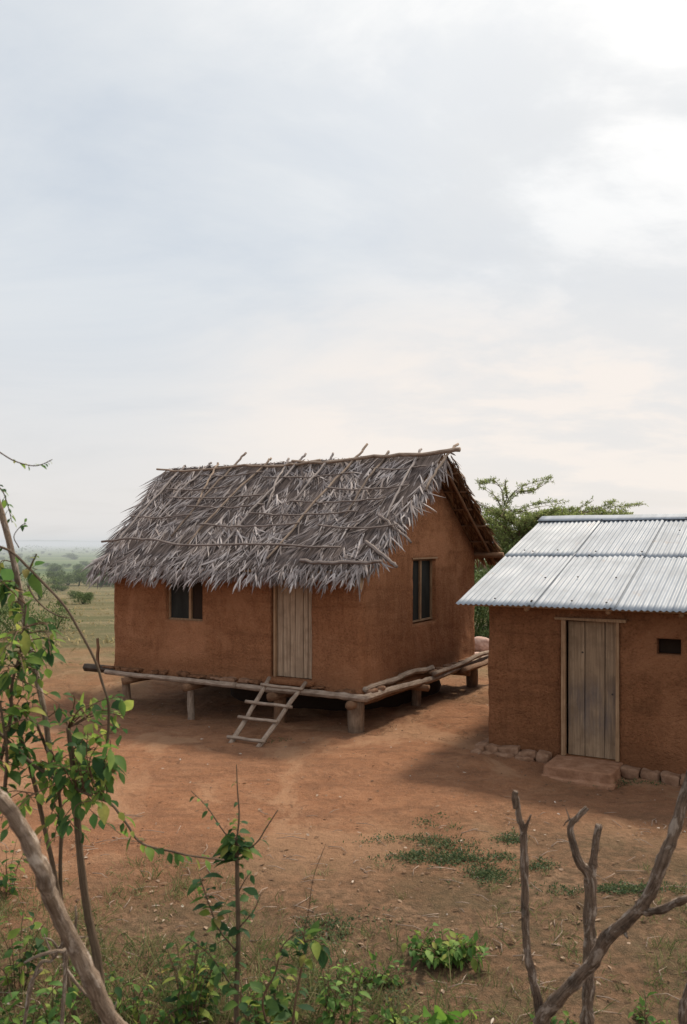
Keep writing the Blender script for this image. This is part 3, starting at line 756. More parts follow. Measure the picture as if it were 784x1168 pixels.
# step
sx0,sx1=front(TIN,625,880,-.3).x,front(TIN,705,885,-.3).x
mb=MB(); slab(mb,((sx0+sx1)/2+.02,-.30,-.02),(sx1-sx0-.02,.74,.23),e=16,n=22,lump=.016); mb.build('doorstep',M['step'],tin)
mb=MB(); slab(mb,((sx0+sx1)/2,-.50,-.11),(sx1-sx0+.06,.50,.17),e=10,n=18,lump=.025); mb.build('doorstep',M['step'],tin)
# foundation stones
x=-.14
while x<TW:
    wd=random.uniform(.15,.30)
    if x+wd<sx0+.02 or x>sx1-.02:
        cx=x+wd/2; w=TIN+AX*cx+BX*-.1; g=gz(w.x,w.y)
        mb=MB(); slab(mb,(cx,-.085+random.uniform(-.02,.02),g+.045),(wd*1.0,.22,random.uniform(.10,.15)),Matrix.Rotation(random.uniform(-.16,.16),3,'Y'),e=random.uniform(4.5,8),n=10,lump=.035); mb.build('foundation_stone',M['stone'],tin)
        if x<sx0-.3 and random.random()<.9:
            mb=MB(); slab(mb,(cx-.03,-.20,g-.01),(wd*1.1,.2,.11),Matrix.Rotation(random.uniform(-.2,.2),3,'Y'),e=3,n=8,lump=.03); mb.build('foundation_stone',M['stone'],tin)
    x+=wd
for y in (.2,.5,.8,1.1):
    mb=MB(); slab(mb,(-.1,y,.03),(.2,.28,.15),e=3.4,n=8,lump=.03); mb.build('foundation_stone',M['stone'],tin)
# roof sheets: two rows on each slope
PITCH=.0765; SW=PITCH*14; SLH=math.hypot(RYT-EY,RZT-EZ)
def sheet_mesh(length,seed):
    vs=[];fs=[];per=8; wv=14.5; nxx=int(per*wv); nyy=10
    for j in range(nyy+1):
        yy=length*j/nyy
        for i_ in range(nxx+1):
            x=i_*PITCH/per; z=.0105*math.cos(2*math.pi*x/PITCH)+.016*x/SW
            z+=.008*max(0,(x-PITCH*13.6)/(PITCH*.9))+.005*noise.noise(Vector((x*2.2+seed,yy*1.6,seed)))+.004*noise.noise(Vector((x*7+seed,yy*3,1)))
            if j==0: z+=.006*noise.noise(Vector((x*6,seed,2)))
            vs.append((x,yy+.012*noise.noise(Vector((seed,x*.8,j==0 and 1 or 5))),z))
    for j in range(nyy):
        for i_ in range(nxx): a=j*(nxx+1)+i_; fs.append((a,a+1,a+nxx+2,a+nxx+1))
    m_=MB(); m_.add(vs,fs); return m_
def sheet(x,y,length,lift,rotz=0.0,seed=0):
    m_=sheet_mesh(length,seed); o=m_.build('roof_sheet',M['tin'],tin)
    s_=o.modifiers.new('thickness','SOLIDIFY'); s_.thickness=.0035
    z=troof(y)+lift
    if rotz==0: o.matrix_local=Matrix.Translation((x,y,z))@Matrix.Rotation(math.atan(TS)+random.uniform(-.002,.002),4,'X')@Matrix.Rotation(random.uniform(-.004,.004),4,'Z')
    else: o.matrix_local=Matrix.Translation((x,y,z))@Matrix.Rotation(math.pi,4,'Z')@Matrix.Rotation(math.atan(TS),4,'X')
    return o
NS=7; half=SLH*.53
for k in range(NS):
    x=EX+SW*k; li=0
    sheet(x,EY,half,.03+li,0,k*3.1+1)
    ysec=EY+(half-.17)*math.cos(math.atan(TS))
    sheet(x,ysec,SLH-half+.17-.05,.038+li,0,k*5.7+40)
    yb=RYT*2-EY
    sheet(x+SW,yb,SLH-.06,.03+li,1,k*7.7+80)
mb=MB(); prof=[(-.30,-.083),(-.16,-.028),(-.04,.008),(0,.018),(.04,.008),(.16,-.028),(.30,-.083)]
n=60; vs=[];fs=[]
for i_ in range(n+1):
    x=EX-.02+(SW*NS+.1)*i_/n
    for (yy,zz) in prof: vs.append((x,RYT+yy,RZT+.066+zz+.006*noise.noise(Vector((x*1.5,yy*3,0)))))
for i_ in range(n):
    for k in range(6): a=i_*7+k; fs.append((a,a+7,a+8,a+1))
mb.add(vs,fs); o=mb.build('ridge_cap',M['tin'],tin); o.modifiers.new('thickness','SOLIDIFY').thickness=.004
mb=MB()
for k in range(42):
    x=EX+.15+random.random()*5; rowy=random.choice((.12,1.05,2.1,2.2,3.2,3.9)); y=EY+rowy+random.uniform(-.06,.06)
    xw=EX+round((x-EX)/PITCH)*PITCH
    slab(mb,(xw,y,troof(y)+.078 if rowy<2.15 else troof(y)+.104),(.032,.032,.02),e=2,n=4,lump=0)
mb.build('roof_nail',M['nail'],tin)
for px in (602,695,778):
    x=front(TIN,px,697,-.2).x
    mb=MB(); pole(mb,(x,-.26,troof(-.26)-.055),(x,3,troof(3)-.055),.035,.035,.0,n=4); mb.build('rafter',M['frame2'],tin)
for y in (EY+.1,1.6,RYT-.1):
    mb=MB(); pole(mb,(EX+.1,y,troof(y)-.01),(TW,y,troof(y)-.01),.018,.018,.0,n=6); mb.build('purlin',M['frame2'],tin)

# ================================================================== vegetation
def along(P,t):
    L=[0]
    for a,b in zip(P,P[1:]): L.append(L[-1]+(b-a).length)
    s_=t*L[-1]
    for k in range(len(P)-1):
        if L[k+1]>=s_:
            u=(s_-L[k])/max(1e-6,L[k+1]-L[k]); return P[k].lerp(P[k+1],u),(P[k+1]-P[k]).normalized()
    return P[-1],(P[-1]-P[-2]).normalized()
def pxpath(pts,Y0,Y1):
    n=len(pts); return [at(p[0],p[1],Y0+(Y1-Y0)*k/(n-1)) for k,p in enumerate(pts)]

class Shrub:
    def __init__(s,name,loc,label,cat,bark='bark',leafm='leaf',group=None):
        s.e=empty(name,loc,0,label=label,cat=cat,group=group); s.o=Vector(loc); s.leaves=MB(); s.twigs=MB(); s.paths=[]; s.bark=bark; s.lm=leafm
    def stem(s,pts,r0,r1,name='stem',lump=.15,keep=True,mat_=None,seg=8):
        P=smooth_path([Vector(p)-s.o for p in pts],6); n=len(P)
        m_=MB(); tube(m_,P,[r0+(r1-r0)*k/(n-1) for k in range(n)],seg,lump); m_.build(name,M[mat_ or s.bark],s.e)
        if keep: s.paths.append(P)
        return P
    def twig(s,pts,r0,r1):
        P=smooth_path(pts,5); n=len(P); tube(s.twigs,P,[r0+(r1-r0)*k/(n-1) for k in range(n)],5,0); return P
    def leafat(s,p,d,L,W=None,droop=None):
        leaf(s.leaves,p,d,L,W or L*random.uniform(.42,.58),random.uniform(.3,1.4) if droop is None else droop)
    def leafy(s,P,t0,t1,n,L):
        for k in range(n):
            t=t0+(t1-t0)*(k+random.random()*.6)/n
            p,d=along(P,min(t,1)); o=rdir(0); o=(o-d*o.dot(d)).normalized()
            dd=(d*.5+o*.9+Vector((0,0,-.25))).normalized()
            pet=p+dd*L*.18
            tube(s.leaves,[p,pet],[.0022,.0018],4,0,False)
            s.leafat(pet,dd,L*random.uniform(.55,1.35))
    def done(s,tm='twig'):
        if s.twigs.v: s.twigs.build('twigs',M[tm],s.e)['kind']='stuff'
        if s.leaves.v: s.leaves.build('foliage',M[s.lm],s.e)

# -- tall shrub at the left edge
b=at(120,1160,5.25); b.z=gz(b.x,b.y)
S=Shrub('leafy_shrub',b,'tall thin-stemmed shrub with drooping green leaves standing left of the thatched hut','shrub')
P1=S.stem([b-Vector((0,0,.1)),at(112,1100,5.22),at(100,1040,5.2),at(92,980,5.15),at(88,925,5.1),at(84,880,5.0),at(78,830,4.95)],.032,.014)
P2=S.stem([at(92,1160,5.3)-Vector((0,0,.1)),at(76,1110,5.3),at(71,1050,5.28),at(69,990,5.25),at(70,930,5.2),at(62,880,5.1),at(40,820,5.0)],.016,.009)
P3=S.stem([at(76,1100,5.28),at(72,1050,5.25),at(60,985,5.2),at(48,930,5.15),at(36,880,5.05),at(18,820,4.9),at(5,770,4.85)],.018,.010)
P4=S.stem([at(60,885,5.1),at(52,820,5.0),at(45,785,5.0),at(36,745,5.0),at(27,700,5.0),at(18,650,5.0),at(6,600,5.0),at(-8,555,5.0)],.017,.020,mat_='barkpale')
P5=S.stem([at(110,905,5.0),at(122,850,4.9),at(124,805,4.85),at(117,779,4.85),at(108,752,4.85),at(90,718,4.85),at(72,689,4.85),at(34,649,4.9),at(14,630,4.95),at(-4,622,4.95)],.008,.0075,'branch')
P6=S.stem([at(79,705,4.85),at(66,702,4.85),at(52,694,4.9),at(40,682,4.9),at(32,668,4.95)],.003,.006,'branch')
P7=S.stem([at(-4,832,4.9),at(17,853,4.85),at(46,878,4.8),at(81,897,4.75),at(110,910,4.7),at(127,917,4.7),at(145,940,4.68),at(162,962,4.65),at(200,972,4.65),at(217,976,4.65),at(256,981,4.68)],.010,.005,'branch')
P8=S.stem([at(34,649,4.9),at(38,640,4.88),at(42,632,4.86)],.006,.004,'branch')
P9=S.stem([at(-6,512,4.6),at(15,525,4.6),at(35,531,4.6),at(47,530,4.6),at(60,524,4.6)],.004,.002,'branch')
P10=S.stem([at(-8,552,4.7),at(3,560,4.7),at(10,580,4.7),at(14,596,4.7)],.004,.002,'branch')
P11=S.stem([at(0,870,4.9),at(12,820,4.85),at(14,780,4.8),at(24,740,4.8),at(30,690,4.8)],.012,.006,'branch')
P12=S.stem([at(22,625,4.9),at(16,612,4.88),at(24,600,4.86),at(30,597,4.85)],.003,.002,'branch')
P13=S.stem([at(4,915,4.9),at(8,860,4.8),at(0,800,4.8)],.012,.007,'branch')
for P_,t0,t1,n_,L_ in ((P5,0,.25,8,.085),(P5,.8,1,4,.06),(P7,.05,.52,30,.10),(P7,.56,.95,20,.08),(P1,.72,1,18,.10),(P2,.7,1,14,.10),(P3,.6,1,24,.095),(P4,0,.25,14,.09),(P11,.2,1,24,.085),(P13,.1,1,20,.095),(P12,.7,1,3,.05),(P6,0,.2,1,.04)):
    S.leafy(P_,t0,t1,n_,L_)
S.leafy(P9,.3,1,12,.034); S.leafy(P10,.0,1,16,.045); S.leafy(P8,.7,1,5,.03)
for k in range(20):
    px=random.uniform(-12,46); py=random.uniform(636,800); p=at(px,py,random.uniform(4.6,5.1))-S.o
    c=min([q for P_ in (P4,P11,P13) for q in P_],key=lambda q:(q-p).length)
    mid=c.lerp(p,.5)+Vector((random.gauss(0,.02),random.gauss(0,.02),.03))
    S.leafy(S.twig([c,mid,p],.004,.002),.3,1.0,random.randint(3,6),random.uniform(.07,.12))
allp=[q for P_ in (P1[-10:],P2[-12:],P3[-16:],P4[:10],P7[:30],P11,P13) for q in P_]
for k in range(98):
    u=random.random(); py=640+330*(random.betavariate(3.4,2.0)); px=random.uniform(-10,150) if py>790 else random.uniform(-10,48+ (py-640)*.2)
    if py>900 and random.random()<.35: continue
    p=at(px,py,random.uniform(4.35,5.2))-S.o
    c=min(allp,key=lambda q:(q-p).length)
    if (c-p).length>.55: continue
    mid=c.lerp(p,.5)+Vector((random.gauss(0,.03),random.gauss(0,.03),.05))
    P_=S.twig([c,mid,p],.004,.002); S.leafy(P_,.35,1.0,random.randint(3,6),random.uniform(.07,.11))
S.done()

# -- sapling in the middle foreground
b=at(270,1200,4.9); b.z=gz(b.x,b.y)
S=Shrub('sapling',b,'slender single-stemmed sapling topped by a tuft of dark leaves','sapling',leafm='leaf_dark')
P1=S.stem([b-Vector((0,0,.06)),at(270,1140,4.9),at(272,1070,4.9),at(271,1010,4.9),at(270,955,4.9)],.0175,.011)
P2=S.stem([at(270,960,4.9),at(273,930,4.9),at(271,900,4.9),at(270,872,4.9)],.006,.0025,'branch')
P3=S.stem([at(266,962,4.9),at(253,945,4.88),at(236,920,4.86),at(218,902,4.85)],.005,.002,'branch')
P4=S.stem([at(272,975,4.9),at(292,962,4.88),at(304,944,4.87),at(317,924,4.86)],.005,.003,'branch')
P5=S.stem([at(271,1060,4.9),at(282,1048,4.88),at(291,1036,4.86),at(298,1020,4.85)],.005,.002,'branch')
P6=S.stem([at(271,1020,4.9),at(279,1005,4.88),at(287,994,4.86)],.004,.002,'branch')
P7=S.stem([at(270,1085,4.9),at(250,1060,4.86),at(240,1035,4.8),at(228,1000,4.8)],.006,.003,'branch')
P8=S.stem([at(268,1130,4.9),at(240,1090,4.8),at(215,1070,4.75)],.005,.003,'branch')
S.leafy(P1,.88,1.0,52,.10); S.leafy(P2,0,.35,14,.075); S.leafy(P2,.5,.9,2,.05); S.leafy(P3,.35,1,6,.06); S.leafy(P3,0,.2,4,.075); S.leafy(P4,.25,.9,4,.065)
S.leafy(P1,.60,.74,7,.09); S.leafy(P5,.4,1,5,.08); S.leafy(P6,.5,1,3,.06); S.leafy(P7,.15,1,36,.085); S.leafy(P8,.1,1,22,.08); S.leafy(P1,.3,.55,7,.08)
S.done()
# -- drooping weed to its right
b=at(330,1215,4.75); b.z=gz(b.x,b.y)
S=Shrub('drooping_weed',b,'broad-leaved weed with drooping tips growing just right of the slender sapling','plant',bark='twig',leafm='leaf_dark')
P1=S.stem([b,at(336,1150,4.75),at(343,1110,4.75),at(348,1080,4.75),at(345,1062,4.75)],.008,.004)
P2=S.stem([b,at(300,1150,4.7),at(314,1110,4.65),at(322,1080,4.62),at(338,1064,4.6)],.007,.003)
P3=S.stem([at(346,1075,4.75),at(360,1072,4.72),at(372,1085,4.7)],.004,.002,'branch')
P4=S.stem([b,at(280,1160,4.7),at(275,1120,4.7)],.006,.003)
P5=S.stem([at(346,1070,4.75),at(352,1040,4.75),at(358,1000,4.75),at(372,962,4.75)],.003,.0015,'branch')
for P_,n_ in ((P1,16),(P2,26),(P3,14),(P4,16)): S.leafy(P_,.25,1,n_,.095)
S.leafy(P1,.8,1,14,.085)
S.done()
# -- low leafy weed clump, further right
def clump(name,px,py,Y,label,n,hgt,wid,L,lm,cat='plant',group=None):
    b=at(px,py,Y); b.z=gz(b.x,b.y)
    S=Shrub(name,b,label,cat,bark='twig',leafm=lm,group=group)
    for k in range(n):
        a=random.uniform(0,6.28); r=wid*math.sqrt(random.random())
        tip=Vector((math.cos(a)*r,math.sin(a)*r*.8,hgt*random.uniform(.45,1)))
        P_=S.twig([Vector((tip.x*.25,tip.y*.25,-.02)),Vector((tip.x*.5,tip.y*.5,tip.z*.6)),tip],.0035,.002)
        S.leafy(P_,.2,1,random.randint(5,9),L*random.uniform(.7,1.15))
    S.done(); return S
clump('low_weed',508,1098,F*H/(1098-HZ),'low bushy green weed on bare soil between the sapling and dead branches',48,.20,.34,.07,'leaf_weed')
clump('low_weed',430,1128,5.7,'small pale weed patch at the left foot of the low bushy weed',18,.13,.3,.06,'leaf_weed')
clump('young_plant',228,1140,5.35,'knee-high leafy growth around the foot of the slender sapling',11,.42,.22,.075,'leaf')
clump('young_plant',400,1150,5.2,'thin yellow-green plant right of the drooping weed',8,.42,.16,.06,'leaf_weed')
clump('broad_leaf_plant',515,1205,4.92,'bright green broad-leaved plant cut off by the bottom edge',15,.26,.26,.15,'leaf_bright')
clump('broad_leaf_plant',25,1190,5.0,'low bright plant at the bottom left beside the leaning branch',16,.36,.35,.09,'leaf_weed')
clump('young_plant',300,1150,5.0,'loose tangle of pale leafy stems between the sapling and the drooping weed',12,.34,.22,.075,'leaf_weed')
clump('young_plant',165,1165,5.1,'scattered weedy stems right of the shrub foot at the bottom edge',12,.25,.28,.07,'leaf_weed')
clump('broad_leaf_plant',8,1010,7.2,'small leafy sprig behind the shrub stems at the left edge',8,.5,.22,.1,'leaf')

for (px,py,Y,n,hg,wd,L,lm,lab) in (
 (150,1150,5.3,8,.34,.22,.075,'leaf','bushy weed between the tall shrub and the slender sapling'),
 (20,1130,5.7,10,.5,.25,.09,'leaf','leafy sprouts behind the upper part of the leaning branch'),
 (60,1185,5.0,12,.45,.22,.08,'leaf_weed','yellow-green weeds crossing the foot of the leaning branch'),
 (215,1170,5.15,16,.55,.16,.085,'leaf','leafy shoot standing just left of the slender sapling'),
 (320,1185,5.05,9,.50,.16,.085,'leaf','leafy shoot crowding the base of the drooping weed'),
 (375,1175,5.2,10,.40,.15,.07,'leaf_weed','thin pale shoots right of the drooping weed at the bottom edge'),
 (110,1120,5.6,12,.22,.28,.07,'leaf_weed','low weeds round the foot of the tall shrub'),
 (455,1165,5.2,10,.16,.2,.06,'leaf_weed','small weed cluster left of the bright broad-leaved plant'),
 (640,1175,5.15,9,.14,.22,.05,'leaf_weed','small weeds between the two dead forked branches'),
 (735,1160,5.3,8,.12,.2,.05,'leaf_weed','sparse small weeds at the right foot of the slanting limb')):
    clump('young_plant',px,py,Y,lab,n,hg,wd,L,lm)
# -- dead branches
def dead(name,label,paths,base,bark,lump=.3,k_=.80):
    paths=[(p_,[q*(1 if len(paths)==2 else k_) for q in r_]) for p_,r_ in paths]
    e=empty(name,base,0,label=label,cat='dead branch')
    for k,(pts,r) in enumerate(paths):
        P=smooth_path([Vector(p)-Vector(base) for p in pts],7); n=len(P); rr=[]
        for i_ in range(n):
            u=i_/(n-1)*(len(r)-1); a=int(min(u,len(r)-2)); rr.append(r[a]+(r[a+1]-r[a])*(u-a))
        ph=random.random()*90
        P=[p_+Vector((noise.noise(Vector((ph,i_*.33,0))),0,noise.noise(Vector((ph,i_*.33,9)))))*rr[i_]*.22 for i_,p_ in enumerate(P)]
        rr=[q*(1+.22*max(0,noise.noise(Vector((ph,i_*.55,3))))) for i_,q in enumerate(rr)]
        m_=MB(); tube(m_,P,rr,14,lump); m_.build('limb' if k else 'main_limb',M[bark],e)
    for q in range(5):
        P=[Vector(p)-Vector(base) for p in paths[0][0]]; k=random.randint(2,len(P)-2); a=P[k].lerp(P[k+1] if k+1<len(P) else P[k],random.random())
        d=rdir(.5); d.y*=.4; L=random.uniform(.04,.16); m_=MB()
        tube(m_,smooth_path([a,a+d*L*.6+Vector((0,0,.01)),a+d*L+rdir()*.02],4),[.008-.0007*i_ for i_ in range(9)],6,.1); m_.build('twig',M[bark],e)
    return e
g=lambda px,py,Y:at(px,py,Y)
b=at(617,1250,4.6); b.z=gz(b.x,b.y)
dead('forked_dead_branch','dark bare branch that forks low, one limb upright, one slanting out at the right edge',[
 ([b-Vector((0,0,.1)),g(617,1180,4.6),g(620,1157,4.58),g(643,1134,4.5),g(674,1100,4.4),g(694,1069,4.3),g(726,1040,4.2),g(743,1017,4.15),g(757,980,4.1),g(769,949,4.1),g(782,905,4.1),g(800,850,4.1)],[.052,.050,.042,.040,.038,.036,.034,.030]),
 ([g(618,1170,4.6),g(613,1137,4.6),g(606,1109,4.6),g(600,1066,4.62),g(599,1017,4.62),g(598,974,4.62),g(597,946,4.62),g(592,931,4.62),g(590,908,4.62)],[.034,.030,.026,.026,.025,.023,.014]),
 ([g(597,955,4.62),g(601,941,4.60),g(606,929,4.58)],[.014,.011,.005]),
 ([g(588,922,4.62),g(587,908,4.61),g(589,903,4.6)],[.016,.019,.016]),
 ([g(730,1038,4.2),g(741,1040,4.15),g(756,1037,4.1),g(772,1030,4.05),g(783,1025,4.0),g(800,1026,4.0)],[.026,.023,.024,.022]),
 ([g(712,1062,4.25),g(716,1070,4.2)],[.016,.006]),
],b,'barkdark')
b=at(669,1230,5.0); b.z=gz(b.x,b.y)
dead('forked_dead_stump','upright dead pole ending in a two-pronged fork behind the slanting limb',[
 ([b-Vector((0,0,.1)),g(670,1168,5.0),g(671,1123,5.0),g(673,1077,5.0),g(673,1040,5.0),g(673,1000,5.0),g(662,985,5.0),g(654,963,5.0),g(651,943,5.0),g(660,931,5.0),g(670,921,5.0)],[.036,.036,.035,.034,.034,.032,.026,.021,.018,.018,.016]),
 ([g(672,1005,5.0),g(677,985,5.0),g(680,960,5.0),g(683,940,5.0)],[.026,.022,.021,.019]),
],b,'barkdark')
b=at(215,1310,3.75); b.z=gz(b.x,b.y)
dead('leaning_branch','thick pale bare branch leaning in from the left edge in front of the shrub',[
 ([b-Vector((0,0,.1)),g(150,1205,3.5),g(128,1166,3.4),g(110,1130,3.3),g(86,1080,3.2),g(61,1030,3.1),g(46,990,3.0),g(25,945,2.95),g(0,912,2.9),g(-30,880,2.85)],[.050,.046,.044,.042,.038,.036,.037,.032,.033,.030]),
],b,'barkpale')
b=at(790,1240,4.5); b.z=gz(b.x,b.y)
dead('dead_stub','short dark dead stub at the bottom right corner',[([b,g(780,1160,4.5),g(784,1135,4.5),g(790,1112,4.5)],[.035,.032,.026,.012])],b,'barkdark')
b=at(55,1150,4.6); b.z=gz(b.x,b.y)
e_paths=[([b+Vector((-.2,0,0)),g(40,1112,4.5),g(60,1095,4.5),g(72,1075,4.5)],[.012,.01,.008]),([b+Vector((.05,0,0)),g(75,1100,4.5),g(70,1085,4.45),g(45,1090,4.4),g(28,1098,4.4)],[.014,.012,.012,.008]),([g(72,1100,4.55),g(90,1125,4.6),g(110,1145,4.6)],[.012,.010,.008]),([g(48,1105,4.5),g(36,1120,4.5),g(30,1150,4.5)],[.012,.012,.010])]
dead('dead_twigs','tangle of dry bent twigs behind the leaning branch',e_paths,b,'barkpale')

# -- bare plant stems standing on the yard
for (px,py,Y,hgt,lab) in ((395,1030,7,.45,'thin dry stalk standing right of the sapling'),):
    pass

# ---- ground litter, pebbles, grass (uncountable)
def onground(px,py):
    Y=F*H/(py-HZ); x=(px-CX)/F*Y; return x,Y,gz(x,Y)
mb=MB()
for k in range(1500):
    Y=random.uniform(4.6,8.8)**1.0; x=random.uniform(-.5,.5)*Y*1.0
    if random.random()<(Y-5.6)/4.2 or noise.noise(Vector((x*1.1,Y*1.1,12)))+random.uniform(-.35,.3)<0: continue
    z=gz(x,Y)+.012; a=random.uniform(0,6.28)
    leaf(mb,(x,Y,z),(math.cos(a),math.sin(a),random.uniform(-.1,.25)),random.uniform(.03,.085),random.uniform(.012,.034),random.uniform(-.1,.5),(random.gauss(0,.3),random.gauss(0,.3),1))
for k in range(900):
    Y=random.uniform(6,19); x=random.uniform(-.42,.42)*Y; z=gz(x,Y)+.012; a=random.uniform(0,6.28)
    leaf(mb,(x,Y,z),(math.cos(a),math.sin(a),random.uniform(-.1,.2)),random.uniform(.03,.07),random.uniform(.012,.03),.2,(random.gauss(0,.3),random.gauss(0,.3),1))
tag(mb.build('leaf_litter',M['litter']),'dry fallen leaves scattered over the bare red soil','leaf litter',kind='stuff')
mb=MB()
for k in range(1100):
    Y=random.uniform(4.6,17) if k%3 else random.uniform(4.6,9); x=random.uniform(-.45,.45)*Y; s_=random.uniform(.006,.017)
    if noise.noise(Vector((x*.8,Y*.8,22)))+random.uniform(-.3,.3)<0: continue
    s_=s_*(1.6 if random.random()<.04 else 1)
    slab(mb,(x,Y,gz(x,Y)+s_*.25),(s_*1.4,s_,s_*.8),Matrix.Rotation(random.random()*6,3,'Z'),e=2.4,n=3,lump=s_*.12)
tag(mb.build('pebbles',M['pebble']),'small stones strewn over the bare red soil','pebbles',kind='stuff')
mb=MB()
for k in range(320):
    Y=random.uniform(4.6,9.5); x=random.uniform(-.45,.45)*Y; a=random.uniform(0,6.28); L=random.uniform(.06,.3); z=gz(x,Y)+.012
    d=Vector((math.cos(a),math.sin(a),0)); s_=Vector((-d.y,d.x,0))*L*random.uniform(-.2,.2)
    tube(mb,[Vector((x,Y,z)),Vector((x,Y,z+.012))+d*L*.5+s_,Vector((x,Y,z))+d*L],[.004,.0035,.002],5,.1)
tag(mb.build('fallen_twigs',M['pole']),'broken dry twigs lying on the foreground soil','twigs',kind='stuff')
def tuft(mb,x,y,n,hgt,spread,w=.006):
    z=gz(x,y)
    for k in range(n):
        a=random.uniform(0,6.28); d=Vector((math.cos(a)*random.uniform(.1,.9),math.sin(a)*random.uniform(.1,.9),1)).normalized()
        blade(mb,(x+random.gauss(0,spread),y+random.gauss(0,spread),z-.005),d,rdir(),hgt*random.uniform(.5,1.2),w,random.uniform(.2,1.4),0,3,0,.2)
mb=MB()
for k in range(2000):
    Y=random.uniform(4.7,8.2); x=random.uniform(-.47,.47)*Y
    dens=noise.noise(Vector((x*.9,Y*.9,4)))+.35-(Y-5.2)*.22-max(0,x)*.10
    if random.random()>dens+.25: continue
    tuft(mb,x,Y,random.randint(6,14),random.uniform(.05,.15),.04)
for k in range(230):
    x,Y,_=onground(random.gauss(240,130),random.uniform(1075,1180)); tuft(mb,x,Y,11,random.uniform(.10,.28),.05,.007)
for k in range(110):
    x,Y,_=onground(random.uniform(-20,140),random.uniform(1040,1180)); tuft(mb,x,Y,9,random.uniform(.08,.2),.05,.006)
for (px,py) in ((634,1045),(655,1050),(456,1022),(430,990),(740,1150),(625,1000),(515,945),(790,1000)):
    x,Y,_=onground(px,py); tuft(mb,x,Y,10,.10,.03)
tag(mb.build('grass',M['grass']),'thin dry and green grass over the foreground soil','grass',kind='stuff')
# green mats on the yard
mb=MB()
def mat_patch(px0,px1,py0,py1,n):
    for k in range(n):
        u,v=random.gauss(.5,.24),random.gauss(.5,.22)
        px=px0+(px1-px0)*u; py=py0+(py1-py0)*v
        x,Y,z=onground(px,py)
        if k%5>1: continue
        if noise.noise(Vector((x*2.6,Y*2.6,2)))+random.uniform(-.15,.35)<0: continue
        for q in range(5):
            leaflet(mb,(x+random.gauss(0,.03),Y+random.gauss(0,.03),z+random.uniform(.0,.025)),rdir(.15),random.uniform(.02,.045),random.uniform(.008,.016))
for a in ((410,545,955,975,1300),(455,575,968,992,1000),(440,520,972,985,400),(512,590,990,1012,800),(470,530,934,948,380),(560,600,950,965,240),(620,784,1010,1024,900),(590,640,985,995,160),(560,590,968,985,200),(670,740,885,894,110),(690,784,884,892,160),(285,330,840,848,60),(380,450,1050,1075,400),(300,420,1040,1085,500),(120,330,1080,1168,700),(330,480,1100,1168,500)):
    mat_patch(*a)
tag(mb.build('ground_cover',M['cover']),'low mats of small green creeping leaves on the yard','ground cover',kind='stuff')
# straw under the hut side
mb=MB()
for k in range(900):
    x=random.uniform(.0,2.1); y=random.uniform(-.2,5.5); w=HUT+AX*x+BX*y
    if noise.noise(Vector((w.x*1.3,w.y*1.3,8)))<-.1: continue
    a=random.uniform(0,6.28); blade(mb,(w.x,w.y,gz(w.x,w.y)+.012),(math.cos(a),math.sin(a),random.uniform(0,.3)),(0,0,1),random.uniform(.06,.22),random.uniform(.006,.016),.4,random.gauss(0,.3),3,0,.2)
tag(mb.build('straw_litter',M['thatch_brown']),'brown straw scraps on the soil beside the raised hut','straw',kind='stuff')

# dry field grass beyond the yard
mb=MB()
for k in range(3600):
    Y=random.uniform(20,66); x=random.uniform(-.62,.62)*Y
    if -.22<x/Y<.12 and Y<40: continue
    if noise.noise(Vector((x*.12,Y*.25,4)))+random.uniform(-.3,.4)<0: continue
    hgt=random.uniform(.06,.17)
    for q in range(5):
        d=Vector((random.gauss(0,1),random.gauss(0,1),.8)).normalized(); leaflet(mb,(x+random.gauss(0,.25),Y+random.gauss(0,.25),gz(x,Y)-.02),d,hgt*1.5,.06)
tag(mb.build('field_grass',M['drygrass']),'dry grass covering the open field behind the huts','grass',kind='stuff')

# bushes
def bush_mesh(w,hgt,n,leafL,seed,flat=1.0,lobes=9,zlo=.3):
    random.seed(seed); m_=MB(); cs=[]
    for k in range(lobes):
        a=random.uniform(0,6.28); r=w*.5*math.sqrt(random.random())*.75
        cs.append((Vector((math.cos(a)*r,math.sin(a)*r,hgt*random.uniform(zlo,.85))),random.uniform(.16,.30)*w))
    for k in range(n):
        c,r=random.choice(cs); d=rdir(); q=c+Vector((d.x*r,d.y*r,d.z*r*.55*flat))*random.uniform(.55,1.1)
        if q.z<.02: q.z=random.uniform(.02,.2)
        leaflet(m_,q,(d+rdir()).normalized(),leafL*random.uniform(.6,1.4),leafL*random.uniform(.3,.6))
    for k in range(7):
        c,r=random.choice(cs); tube(m_,[(random.gauss(0,.04*w),random.gauss(0,.04*w),-.05),c*.55,c],[.03*w/2,.02*w/2,.008*w/2],5,0,False)
    return m_
protos=[]
for k in range(5):
    m_=bush_mesh(random.uniform(2.4,3.6),random.uniform(1.2,2.0),1500,.20,100+k); o=m_.build('bush',M['bush']); protos.append(o)
random.seed(77)
def place_bush(k,x,y,s_,label,group,first={}):
    o=protos[k]
    if k in first: o=protos[k].copy(); COL.objects.link(o)
    first[k]=1
    o.location=(x,y,gz(x,y) if y<60 else 0); o.scale=(s_*random.uniform(.85,1.2),)*2+(s_*random.uniform(.75,1.1),); o.rotation_euler=(0,0,random.uniform(0,6.28))
    tag(o,label,'bush',group); return o
LB='one of many rounded green bushes scattered over the hazy plain beyond the field'
GB='bushes on the hazy plain'
spots=[]
for k in range(120):
    Y=62*(1-random.random()*.86)**-1.0 if k>24 else random.uniform(58,74)
    u=random.uniform(-.42,-.25) if k%10<7 else random.uniform(-.25,.55)
    spots.append((u*Y,Y))
for k,(x,y) in enumerate(spots): place_bush(k%5,x,y,random.uniform(.30,.68),LB,GB)
